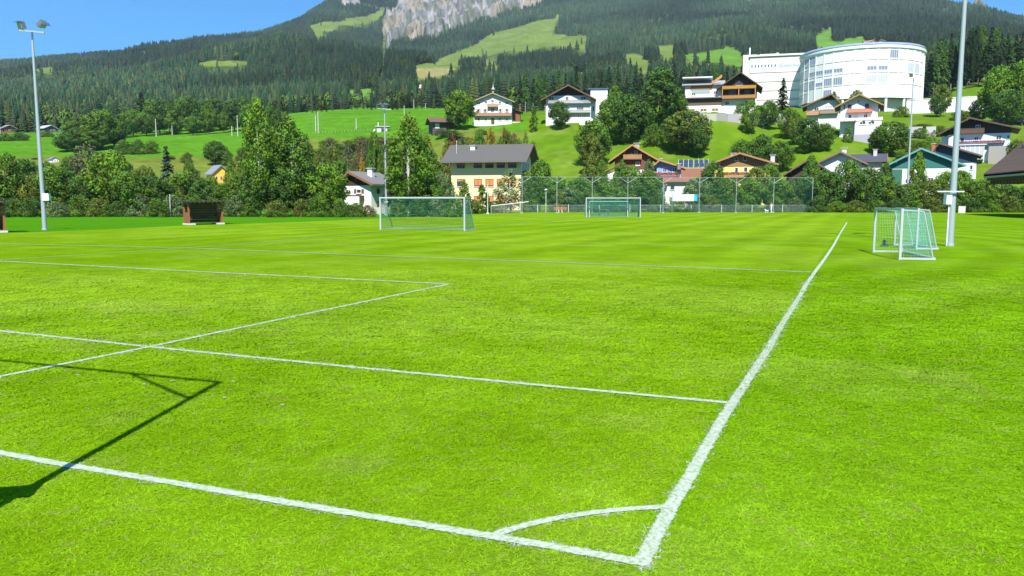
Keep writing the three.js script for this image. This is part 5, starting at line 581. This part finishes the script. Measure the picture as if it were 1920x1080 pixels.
// floodlight masts
function mast(label, p, H, heads, o = {}) { const g = thing('floodlight_mast', label, 'floodlight', V(p.x, 0, p.z), o.turn ?? 0), r0 = o.r0 ?? 0.17;
  const pole = part('pole', [tube(V(0, 0, 0), V(0, H * 0.55, 0), r0, r0 * 0.78, 14), tube(V(0, H * 0.55, 0), V(0, H - 0.6, 0), r0 * 0.74, r0 * 0.5, 14)], MASTM, g); part('foot_collar', tube(V(0, 0, 0), V(0, 0.14, 0), r0 * 1.25, r0 * 1.2, 14), GALV, pole); part('pole_top', tube(V(0, H - 0.6, 0), V(0, H, 0), r0 * 0.45, r0 * 0.45), mat(0.05, 0.12, 0.25, 0.5), pole);
  if (heads.length > 1) part('cross_arm', bar(V(-0.95, H + 0.12, 0), V(0.95, H - 0.05, 0), 0.1, 0.1), GALV, g);
  for (const [x, turn, tilt] of heads) { const l = new THREE.Group(); l.name = 'floodlight_head'; l.position.set(x, H + 0.45, 0.1); l.rotation.set(tilt, turn, 0, 'YXZ'); l.scale.setScalar(0.74); g.add(l); part('housing', poly([[-0.42, -0.36], [0.42, -0.36], [0.34, 0.36], [-0.34, 0.36]], -0.42, -0.02).applyMatrix4(new THREE.Matrix4()), mat(0.12, 0.14, 0.16, 0.5), l); part('reflector', box(0.72, 0.62, 0.03, 0, 0, 0), mat(0.45, 0.47, 0.4, 0.2, { metalness: 0.4 }), l); part('visor', box(0.86, 0.03, 0.4, 0, 0.4, 0.14), mat(0.06, 0.1, 0.2), l); part('bracket', bar(V(0, -0.5, -0.1), V(0, -0.3, -0.2), 0.08, 0.08), GALV, l); }
  for (const [x, y, w, h] of o.boxes ?? []) part('switch_box', box(w, h, 0.3, x, y, 0.05), BOXM, g); return g; }
mast('tall floodlight mast with two lamp heads beside the left dugout', gp(84, 431), 15.0, [[-0.85, -0.5, 0.25], [0.95, 1.2, 0.9]], { boxes: [[0.32, 2.55, 0.5, 0.55]], r0: 0.165 });
mast('floodlight mast behind the big goal', gp(724.5, 404), 15.0, [[0.2, 0.5, 0.5], [-0.6, -0.6, 0.5]], { boxes: [[0.02, 1.95, 0.55, 0.18]] });
mast('single-lamp floodlight mast rising from the right hedge', gp(1699, 398), 23.2, [[-0.5, -0.5, 0.4]], { r0: 0.2, boxes: [[-0.3, 3.3, 0.7, 0.8]] });
{ const p = gp(1781, 461), g = mast('thick galvanised mast with cross plank and switch box near the youth goals', p, 15.2, [[-0.85, -0.5, 0.4], [0.9, 0.9, 0.7]], { r0: 0.165, boxes: [[-0.28, 2.42, 0.28, 0.56]] }); part('cross_plank', box(1.36, 0.06, 0.09, -0.3, 2.79, 0.3), mat(0.55, 0.66, 0.78, 0.4), g); part('conduit', tube(V(-0.19, 0, 0.03), V(-0.19, 2.14, 0.03), 0.035), mat(0.7, 0.72, 0.74), g); }
// tall ball-stop fences
function fence(name, label, pts, H, o = {}) { const a = pts[0], g = thing(name, label, 'fence', V(a.x, 0, a.z), 0), q = pts.map((p) => V(p.x - a.x, 0, p.z - a.z)); q.forEach((p, i) => { const ps = part('post', tube(p, V(p.x, H, p.z), 0.05, 0.045, 8), GALV, g); part('foot', box(0.36, 0.12, 0.36, p.x, 0.03, p.z), mat(0.45, 0.45, 0.44), ps); for (const n of [q[i - 1], q[i + 1]]) if (n) { const d = n.clone().sub(p).normalize(); part('brace', tube(V(p.x, H - 0.95, p.z), V(p.x + d.x * 1.5, H - 0.03, p.z + d.z * 1.5), 0.03), GALV, ps); } });
  for (let i = 0; i < q.length - 1; i++) { part('top_rail', tube(V(q[i].x, H, q[i].z), V(q[i + 1].x, H, q[i + 1].z), o.net ? 0.022 : 0.036, o.net ? 0.022 : 0.036, 6), GALV, g); if (o.net) { part('net', netGeo(V(q[i].x, H - 0.03, q[i].z), V(q[i + 1].x, H - 0.03, q[i + 1].z), V(q[i + 1].x, 0.1, q[i + 1].z), V(q[i].x, 0.1, q[i].z), 0.16, o.net), o.netMat ?? NETF, g); } } return g; }
fence('ball_stop_fence', 'tall netted ball-stop fence on galvanised posts behind the far goals', [[979, 400], [1044, 399.5], [1110, 399], [1176.5, 398.8], [1243, 398.5], [1310.5, 398.4], [1379.5, 398.3], [1449.5, 398.2], [1522, 398.2]].map(([x, y]) => at(x, y, lerp(134, 140, (x - 979) / 543))).map((p) => V(p.x, 0, p.z)), 6.0, { net: 0.0075 });
{ // the matching fence behind the near goal line, left of the frame: its shadow falls on the grass
  const tip = gp(411, 717), L = 6.0 / Math.tan(SUN_EL), f = V(tip.x - Math.sin(SUN_AZ) * L, 0, tip.z + Math.cos(SUN_AZ) * L), d = gp(0, 676).sub(gp(400, 716)).normalize(); fence('ball_stop_fence', 'tall bare-framed ball-stop fence whose shadow lies on the near grass', [0, 1, 2].map((k) => f.clone().addScaledVector(d, 6.4 * k)), 6.0, {}); }
{ // low mesh fence
  const a = at(985, 400, 141.5), b = at(1524, 398, 142.5), g = thing('mesh_fence', 'low grey mesh fence on short posts along the far end', 'fence', V(a.x, 0, a.z)), d = V(b.x - a.x, 0, b.z - a.z); for (let k = 0; k <= 9; k++) part('post', tube(V(d.x * (k + 0.4) / 9.4, 0, d.z * (k + 0.4) / 9.4), V(d.x * (k + 0.4) / 9.4, 1.35, d.z * (k + 0.4) / 9.4), 0.06), mat(0.6, 0.61, 0.62, 0.5), g); part('rail', tube(V(0, 1.25, 0), V(d.x, 1.25, d.z), 0.025, 0.025, 6), GALV, g); part('mesh', netGeo(V(0, 1.24, 0), V(d.x, 1.24, d.z), V(d.x, 0.05, d.z), V(0, 0.05, 0), 0.09, 0.011), mat(0.2, 0.25, 0.27, 0.6), g); }
{ // sloping handrail and its mesh
  const a = at(921, 400, 131), g = thing('handrail', 'sloping white handrail left of the tall fence', 'railing', V(a.x, 0, a.z)), k = 131 / F; part('rail', bar(V(0, 14 * k, 0), V(70 * k, 22 * k, 0), 0.1, 0.1), mat(0.7, 0.72, 0.7), g); for (const [x, h] of [[24, 16], [55, 20], [0, 13.5]]) part('post', tube(V(x * k, 0, 0), V(x * k, h * k, 0), 0.05), GALV, g); part('mesh', netGeo(V(0, 13 * k, 0), V(55 * k, 19 * k, 0), V(55 * k, 0.05, 0), V(0, 0.05, 0), 0.1, 0.01), mat(0.25, 0.3, 0.32), g); }
{ const a = at(914.5, 401, 128), g = thing('slim_pole', 'slim white pole before the yellow building', 'pole', V(a.x, 0, a.z)); part('pole', tube(V(0, 0, 0), V(0, 4.7, 0), 0.06, 0.04), mat(0.68, 0.7, 0.7), g); part('foot', box(0.4, 0.16, 0.4, 0, 0.08, 0), mat(0.6, 0.6, 0.58), g); }
{ const a = at(1023.5, 400, 138.5), g = thing('path_lamp', 'small path lamp with round white hood behind the tall fence', 'lamp', V(a.x, 0, a.z)); part('pole', tube(V(0, 0, 0), V(0, 3.8, 0), 0.06, 0.045), mat(0.6, 0.6, 0.6), g); const h = part('hood', new THREE.ConeGeometry(0.34, 0.22, 16).translate(0, 4.0, 0), mat(0.75, 0.76, 0.76), g); part('lens', new THREE.CylinderGeometry(0.14, 0.1, 0.14, 12).translate(0, 3.82, 0), mat(0.3, 0.34, 0.34), h); }
{ const a = at(1051, 400, 138), g = thing('bench', 'orange timber bench with white legs behind the tall fence', 'bench', V(a.x, 0, a.z), 0.1); for (let k = 0; k < 2; k++) part('seat_plank', box(2.2, 0.05, 0.17, 0, 0.46, 0.1 + 0.19 * k), mat(0.42, 0.16, 0.06), g); for (let k = 0; k < 2; k++) part('back_plank', box(2.2, 0.16, 0.05, 0, 0.66 + 0.2 * k, -0.08), mat(0.45, 0.17, 0.06), g); for (const s of [-0.35, 0.2]) { part('leg', bar(V(s, 0, 0.36), V(s, 0.43, 0.3), 0.12, 0.1), mat(0.72, 0.72, 0.7), g); part('back_leg', bar(V(s, 0, -0.05), V(s, 0.98, -0.14), 0.12, 0.05), mat(0.72, 0.72, 0.7), g); } }
{ // banner on the fence
  const a = at(1260, 377, 139.4), b = at(1308, 375, 139.6), g = thing('banner', 'white advertising banner with blue ends hanging before the white house', 'banner', V(a.x, a.y, a.z), -Math.atan2(b.z - a.z, b.x - a.x)), w = a.distanceTo(b), h = 1.15, cv = document.createElement('canvas'); cv.width = 512; cv.height = 128; const c = cv.getContext('2d'); c.fillStyle = '#f2f4f2'; c.fillRect(0, 0, 512, 128); c.fillStyle = '#eef0cf'; c.beginPath(); c.moveTo(200, 0); c.lineTo(420, 0); c.lineTo(420, 60); c.closePath(); c.fill(); c.fillStyle = '#27b4ea'; c.fillRect(440, 0, 72, 128); c.fillStyle = '#8fd3f0'; c.fillRect(0, 0, 26, 128); c.fillStyle = '#c9ccd0'; for (let k = 0; k < 14; k++) c.fillRect(70 + k * 22, 92, 16, 7); const t = new THREE.CanvasTexture(cv); t.colorSpace = THREE.SRGBColorSpace; const gm = new THREE.PlaneGeometry(w, h, 16, 4).translate(w / 2, h / 2, 0), p = gm.attributes.position; for (let i = 0; i < p.count; i++) p.setZ(i, 0.05 * Math.sin(p.getX(i) * 3)); gm.computeVertexNormals(); part('sheet', gm, new THREE.MeshPhysicalMaterial({ map: t, roughness: 0.8, side: THREE.DoubleSide }), g); part('frame', [tube(V(0, h, -0.06), V(w, h, -0.06), 0.03), tube(V(0.05, -a.y, -0.06), V(0.05, h, -0.06), 0.04), tube(V(w - 0.05, -a.y, -0.06), V(w - 0.05, h, -0.06), 0.04)], GALV, g); }
// dugouts
function dugout(label, L, R, turn) { const c = L.clone().add(R).multiplyScalar(0.5), W = L.distanceTo(R), g = thing('dugout', label, 'dugout', V(c.x, 0, c.z), turn), h = W / 2, wood = mat(0.26, 0.1, 0.035, 0.7), dark = mat(0.06, 0.035, 0.02, 0.8);
  for (let k = 0; k < 8; k++) part('back_plank', box(W - 0.2, 0.22, 0.05, 0, 0.32 + k * 0.235, -1.1), k % 2 ? dark : mat(0.075, 0.042, 0.022, 0.8), g);
  for (const s of [-1, 1]) { for (let k = 0; k < 4; k++) part('side_plank', box(0.05, 0.22, 1.05, s * (h - 0.05), 0.32 + k * 0.235, -0.55), wood, g); part('front_post', box(0.14, 1.9, 0.14, s * (h - 0.06), 1.06, 0.06), wood, g); part('rear_post', box(0.14, 2.1, 0.14, s * (h - 0.06), 1.16, -1.05), wood, g); part('footing', box(0.7, 0.14, 1.4, s * (h - 0.25), 0.07, -0.45), mat(0.6, 0.58, 0.54), g); part('side_top_rail', bar(V(s * (h - 0.05), 1.95, 0.1), V(s * (h - 0.05), 2.05, -1.1), 0.1, 0.14), wood, g); }
  const rf = part('roof', bar(V(-h - 0.3, 2.16, -0.42), V(h + 0.3, 2.16, -0.42), 0.09, 2.3), mat(0.035, 0.035, 0.035, 0.9), g); for (let k = 0; k < 9; k++) part('rafter_end', box(0.1, 0.1, 0.5, -h + k * W / 8, 2.05, 0.5), mat(0.05, 0.035, 0.025), rf); part('bench', box(W - 0.3, 0.07, 0.4, 0, 0.5, -0.85), mat(0.16, 0.08, 0.035), g); part('floor', box(W - 0.3, 0.05, 1.0, 0, 0.16, -0.55), dark, g); return g; }
dugout('open wooden dugout with dark roof by the tree belt', gp(351, 421.5), gp(420, 420.5), 0.74);
{ const e = gp(6, 437); dugout('second wooden dugout cut off at the edge beside the tall mast', V(e.x - 3.6, 0, e.z + 0.4), V(e.x, 0, e.z), 0.74); }
{ const p = gp(320, 407), g = thing('slim_pole', 'slim grey pole left of the wooden dugout', 'pole', V(p.x, 0, p.z)); part('pole', tube(V(0, 0, 0), V(0, 2.9, 0), 0.07), GALV, g); part('cap', new THREE.SphereGeometry(0.09, 8, 6).translate(0, 2.9, 0), GALV, g); }
{ const p = gp(1803, 399), g = thing('power_cabinet', 'small white power cabinet before the right hedge', 'cabinet', V(p.x, 0, p.z), -0.4); part('body', box(1.0, 1.05, 0.5, 0, 0.52, 0), mat(0.75, 0.75, 0.73, 0.5), g); part('lid', box(1.08, 0.06, 0.58, 0, 1.085, 0), mat(0.7, 0.7, 0.7), g); part('door', box(0.84, 0.84, 0.02, 0, 0.54, 0.262), mat(0.73, 0.73, 0.72), g); }
{ // low board fence by the small chalet
  const a = at(698, 400, 120), g = thing('board_fence', 'low white board fence by the small chalet', 'fence', V(a.x, 0, a.z), 0.05), k = 120 / F; for (let i = 0; i < 3; i++) part('board', box(46 * k, 0.13, 0.04, 23 * k, 0.35 + 0.32 * i, 0), mat(0.55, 0.55, 0.52), g); for (let i = 0; i < 5; i++) part('post', box(0.12, 1.15, 0.12, (1 + 11 * i) * k, 0.57, -0.09), mat(0.5, 0.5, 0.47), g); }
// railway masts on the meadow
for (const [x, D, top, lab] of [[143, 430, 228], [293, 405, 223], [446, 385, 216], [597, 365, 209], [592, 372, 216], [668, 372, 222], [758, 420, 198], [776, 540, 186], [798, 550, 194], [1, 440, 233], [323, 420, 236], [435, 395, 236]]) { const p = onGround(x, D), h = CH + slope(top) * D - p.y, g = thing('railway_mast', 'pale concrete railway mast standing along the far meadow', 'mast', p, 0, 'railway masts along the meadow'); part('pole', tube(V(0, -0.5, 0), V(0, h, 0), 0.24, 0.17), mat(0.44, 0.44, 0.41), g); part('bracket', bar(V(0, h * 0.86, 0), V(0.9, h * 0.93, 1.2), 0.08, 0.08), GALV, g); }
{ const r = rng(8); for (let i = 0; i < 24; i++) { const x = 580 + i * 6 + r() * 1.5, D = 362, p = onGround(x, D); const g = thing('fence_post', 'small pale post of the fence along the railway', 'post', p, 0, 'fence posts along the railway'); part('stake', box(0.14, 1.1, 0.14, 0, 0.45, 0), mat(0.26, 0.23, 0.18), g); part('cap', box(0.17, 0.05, 0.17, 0, 1.03, 0), mat(0.3, 0.27, 0.22), g); } }
{ // clubhouse: the corner of its steep tiled roof reaches into the frame at the right
  const D = 118, p = at(1850, 342, D), e = p.y / 2.5, g = thing('clubhouse', 'dark tiled clubhouse roof corner with snow guards at the right edge', 'building', V(p.x, 0, p.z), -1.84); g.scale.setScalar(2.5); const rise = 0.95, tile = mat(0.085, 0.06, 0.047, 0.9), W = 9, top = 3.6, Dp = top * 2, y0 = e + 0.4;
  part('wall', B(1.2, W - 1.2, 0, e + 0.05, -Dp + 1.8, -1.8), C3([0.6, 0.58, 0.54]), g); part('soffit', B(0.15, W - 0.15, e + 0.06, e + 0.12, -Dp + 0.15, -0.15), C3([0.1, 0.06, 0.04]), g); part('gable_wall', poly([[-Dp + 1.8, e + 0.13], [-1.8, e + 0.13], [-top, y0 + (top - 1.8) * rise + 1.2]], 1.2, 1.4).rotateY(-Math.PI / 2).scale(-1, 1, 1), C3([0.16, 0.09, 0.05]), g);
  const fa = part('fascia', B(0, W, e + 0.1, e + 0.36, -0.12, 0), C3([0.07, 0.045, 0.035]), g); part('gutter', tube(V(-0.05, e + 0.3, 0.1), V(W, e + 0.3, 0.1), 0.07, 0.07, 10), mat(0.36, 0.34, 0.31, 0.5), fa);
  for (let k = 0; k < 20; k++) part('rafter_tail', box(0.12, 0.17, 1.5, 0.3 + k * 0.55, e - 0.03, -0.85), C3([0.16, 0.09, 0.05]), g);
  const rf = part('roof', poly([[0.15, y0 - 0.1], [0.15, y0 + 0.02], [-top, y0 + top * rise + 0.12], [-Dp - 0.15, y0 + 0.02], [-Dp - 0.15, y0 - 0.1], [-top, y0 + top * rise]], 0, W + 0.2).rotateY(-Math.PI / 2).applyMatrix4(new THREE.Matrix4().makeScale(-1, 1, 1)).translate(-0.1, 0, 0), mat(0.1, 0.08, 0.07, 0.9, { side: THREE.DoubleSide }), g), sl = Math.atan(rise);
  for (let j = 0; j < 14; j++) { const q = (j + 0.5) / 14; const m = part('tile_row', box(W + 0.2, 0.06, top / 14 / Math.cos(sl) * 1.06, W / 2, 0, 0), j % 3 ? tile : mat(0.1, 0.07, 0.055, 0.9), rf); m.rotation.x = sl + 0.05; m.position.set(0, y0 + q * top * rise + 0.06, 0.15 - q * top); }
  for (let k = 0; k < 30; k++) { const x = k * 0.37; part('tile_rib', bar(V(x, y0 + 0.09, 0.12), V(x, y0 + top * rise + 0.14, -top + 0.02), 0.1, 0.1), mat(0.11, 0.078, 0.06, 0.9), rf); }
  for (let k = 0; k < 10; k++) for (const q of [0.42, 0.5]) part('snow_guard', new THREE.TorusGeometry(0.17, 0.04, 6, 12, Math.PI).translate(1.4 + k * 0.55, y0 + q * top * rise + 0.1, 0.15 - q * top), mat(0.25, 0.3, 0.34, 0.4, { metalness: 0.4 }), rf); }
{ const tip = gp(40, 928), p = V(tip.x - 0.32, 0, tip.z + 1.2), g = thing('added_shadow_bin', 'dark round litter bin with flat board lid by the near fence', 'bin', p); part('body', new THREE.CylinderGeometry(0.2, 0.18, 0.95, 18).translate(0, 0.5, 0), mat(0.05, 0.1, 0.06), g); part('lid', box(0.66, 0.05, 0.28, 0.02, 1.3, 0).rotateY(0.25), mat(0.05, 0.08, 0.06), g); for (const s of [-1, 1]) part('lid_post', tube(V(s * 0.16, 0.9, 0), V(s * 0.16, 1.25, 0), 0.02), GALV, g); }  // invented bin out of frame, its board lid shaped to cast the dark wedge
[[546, 646, 'beside the crossing lines'], [270, 722, 'left of the fence shadow brace'], [322, 716, 'inside the fence shadow triangle'], [421, 748, 'right of the fence post shadow'], [438, 717, 'at the tip of the fence shadow'], [530, 761, 'well right of the fence shadow'], [146, 705, 'under the fence rail shadow']].forEach(([x, y, w], i) => { const p = gp(x, y), g = new THREE.IcosahedronGeometry(0.02, 1), a = g.attributes.position; for (let k = 0; k < a.count; k++) { const q = 0.6 + 0.8 * noise(a.getX(k) * 130 + i * 9, a.getZ(k) * 130 + a.getY(k) * 40); a.setXYZ(k, a.getX(k) * q * 1.5, a.getY(k) * q * 0.45, a.getZ(k) * q); } g.computeVertexNormals(); solo('pale_scrap', g, mat(0.26, 0.24, 0.15, 0.9), 'small pale scrap lying on the grass ' + w, 'scrap').position.set(p.x, 0.014, p.z); });
// ------------------------------------------------------------------ people and a dog
function blob(bones, res = 44, pad = 0.1) { // joints with radii joined by a smooth minimum
  let lo = V(9, 9, 9), hi = V(-9, -9, -9); for (const [a, b, ra, rb] of bones) for (const [p, r] of [[a, ra], [b, rb]]) { lo.min(V(p[0] - r, p[1] - r, p[2] - r)); hi.max(V(p[0] + r, p[1] + r, p[2] + r)); } const c = lo.clone().add(hi).multiplyScalar(0.5), s = Math.max(hi.x - lo.x, hi.y - lo.y, hi.z - lo.z) / 2 + pad, mc = new MarchingCubes(res, mat(1, 1, 1), false, false, 40000); mc.isolation = 0;
  for (let k = 0; k < res; k++) for (let j = 0; j < res; j++) for (let i = 0; i < res; i++) { const x = c.x + (i - res / 2) / (res / 2) * s, y = c.y + (j - res / 2) / (res / 2) * s, z = c.z + (k - res / 2) / (res / 2) * s; let d = 9; for (const [a, b, ra, rb] of bones) { const dx = b[0] - a[0], dy = b[1] - a[1], dz = b[2] - a[2], t = clamp(((x - a[0]) * dx + (y - a[1]) * dy + (z - a[2]) * dz) / (dx * dx + dy * dy + dz * dz + 1e-9), 0, 1), q = Math.hypot(x - a[0] - dx * t, y - a[1] - dy * t, z - a[2] - dz * t) - lerp(ra, rb, t), h = clamp(0.5 + 0.5 * (d - q) / 0.03, 0, 1); d = lerp(d, q, h) - 0.03 * h * (1 - h); } mc.field[i + j * res + k * res * res] = -d; }
  mc.update(); const n = mc.count ?? mc.geometry.drawRange.count, P = Array.from(mc.positionArray.subarray(0, n * 3)), N = Array.from(mc.normalArray.subarray(0, n * 3)); for (let i = 0; i < n; i++) { P[i * 3] = P[i * 3] * s + c.x; P[i * 3 + 1] = P[i * 3 + 1] * s + c.y; P[i * 3 + 2] = P[i * 3 + 2] * s + c.z; const l = Math.hypot(N[i * 3], N[i * 3 + 1], N[i * 3 + 2]) || 1; N[i * 3] /= l; N[i * 3 + 1] /= l; N[i * 3 + 2] /= l; } return quads(P, N); }
function person(label, p, turn, shirt, legs, hair) { const g = thing('person', label, 'person', p, turn), sk = mat(0.45, 0.25, 0.16, 0.6);
  const hip = [0, 0.92, 0], L = [[0.09, 0.9, 0], [0.1, 0.5, 0.13], [0.1, 0.08, 0.06], [0.1, 0.04, 0.22]], R = [[-0.09, 0.9, 0], [-0.1, 0.5, -0.02], [-0.1, 0.12, -0.24], [-0.1, 0.05, -0.12]], leg = (q, e = 0) => [[q[0], q[1], 0.09 + e, 0.062 + e], [q[1], q[2], 0.06 + e, 0.04 + e]], foot = (q) => [[q[2], q[3], 0.042, 0.035]];
  const torso = (e = 0) => [[hip, [0, 1.2, 0.01], 0.14 + e, 0.125 + e], [[0, 1.2, 0.01], [0, 1.4, 0.02], 0.13 + e, 0.1 + e], [[-0.15, 1.4, 0.01], [0.15, 1.4, 0.01], 0.07 + e, 0.07 + e]], arm = (s, e = 0) => [[[s * 0.19, 1.4, 0], [s * 0.23, 1.14, -0.05 * s], 0.052 + e, 0.042 + e]], fore = (s) => [[[s * 0.23, 1.14, -0.05 * s], [s * 0.2, 0.92, 0.1 - 0.04 * s], 0.04, 0.03], [[s * 0.2, 0.92, 0.1 - 0.04 * s], [s * 0.19, 0.83, 0.13 - 0.04 * s], 0.034, 0.02]];
  const head = [[[0, 1.42, 0.02], [0, 1.54, 0.03], 0.055, 0.05], [[0, 1.6, 0.04], [0, 1.68, 0.03], 0.085, 0.092], [[0, 1.61, 0.12], [0, 1.64, 0.125], 0.02, 0.012]];
  part('body', blob([...torso(), ...leg(L), ...leg(R), ...foot(L), ...foot(R), ...arm(1), ...arm(-1), ...fore(1), ...fore(-1), ...head], 64), sk, g); part('shirt', blob([...torso(0.014), ...arm(1, 0.014), ...arm(-1, 0.014)], 44), C3(shirt), g); part('trousers', blob([[hip, [0, 0.98, 0], 0.155, 0.15], ...leg(L, 0.016), ...leg(R, 0.016)], 48), C3(legs), g); part('shoes', blob([...foot(L), ...foot(R)].map(([a, b, c, d]) => [a, b, c + 0.014, d + 0.014]), 36), C3([0.75, 0.75, 0.74]), g); part('hair', blob([[[0, 1.71, 0.01], [0, 1.66, -0.035], 0.1, 0.09], [[0, 1.66, -0.05], [0, 1.5, -0.06], 0.07, 0.05]], 28), C3(hair), g); return g; }
{ const a = at(1446, 399, 137), b = at(1437.5, 399.5, 137); person('person in pale top and light trousers walking behind the fence', V(a.x, 0, a.z), -1.1, [0.62, 0.5, 0.42], [0.62, 0.64, 0.66], [0.05, 0.03, 0.02]);
  const g = thing('dog', 'small white dog walking beside the person at the fence', 'dog', V(b.x, 0, b.z), -1.2), leg = (x, z, f) => [[[x, 0.3, z], [x, 0.17, z + f], 0.055, 0.03], [[x, 0.17, z + f], [x, 0.03, z], 0.026, 0.022], [[x, 0.03, z], [x, 0.025, z + 0.05], 0.026, 0.02]]; part('body', blob([[[0, 0.36, 0.2], [0, 0.34, -0.18], 0.12, 0.095], [[0, 0.4, 0.24], [0, 0.52, 0.32], 0.08, 0.06], [[0, 0.55, 0.34], [0, 0.53, 0.47], 0.075, 0.035], [[0.06, 0.6, 0.33], [0.075, 0.53, 0.32], 0.03, 0.02], [[-0.06, 0.6, 0.33], [-0.075, 0.53, 0.32], 0.03, 0.02], [[0, 0.38, -0.26], [0, 0.52, -0.36], 0.03, 0.015], ...leg(0.07, 0.2, -0.01), ...leg(-0.07, 0.2, 0.03), ...leg(0.07, -0.2, -0.05), ...leg(-0.07, -0.2, -0.02)], 52), C3([0.75, 0.74, 0.7]), g); part('nose', new THREE.SphereGeometry(0.02, 8, 6).translate(0, 0.535, 0.51), C3([0.02, 0.02, 0.02]), g); }
{ const a = at(733, 398, 119); person('person in orange top and white trousers beside the board fence', V(a.x, 0, a.z), 0.8, [0.7, 0.24, 0.03], [0.7, 0.7, 0.7], [0.05, 0.03, 0.02]); }
{ // two alike trees in one spot: say which is the taller or the broader
  const by = {}; for (const o of scene.children) if (o.userData.category === 'tree' || o.userData.category === 'shrub') (by[o.userData.label] ??= []).push(o);
  for (const k in by) { const l = by[k]; if (l.length !== 2) continue; const size = (o) => o.scale.y * (o.children[1].geometry.boundingBox ?? (o.children[1].geometry.computeBoundingBox(), o.children[1].geometry.boundingBox)).max.y; const [a, b] = l.sort((p, q) => size(q) - size(p)); if (size(a) > size(b) * 1.12) { a.userData.label = 'taller ' + k; b.userData.label = 'shorter ' + k; } }
}
scene.traverse((o) => { if (o.isMesh) { o.castShadow = true; o.receiveShadow = true; } });
renderer.render(scene, camera);
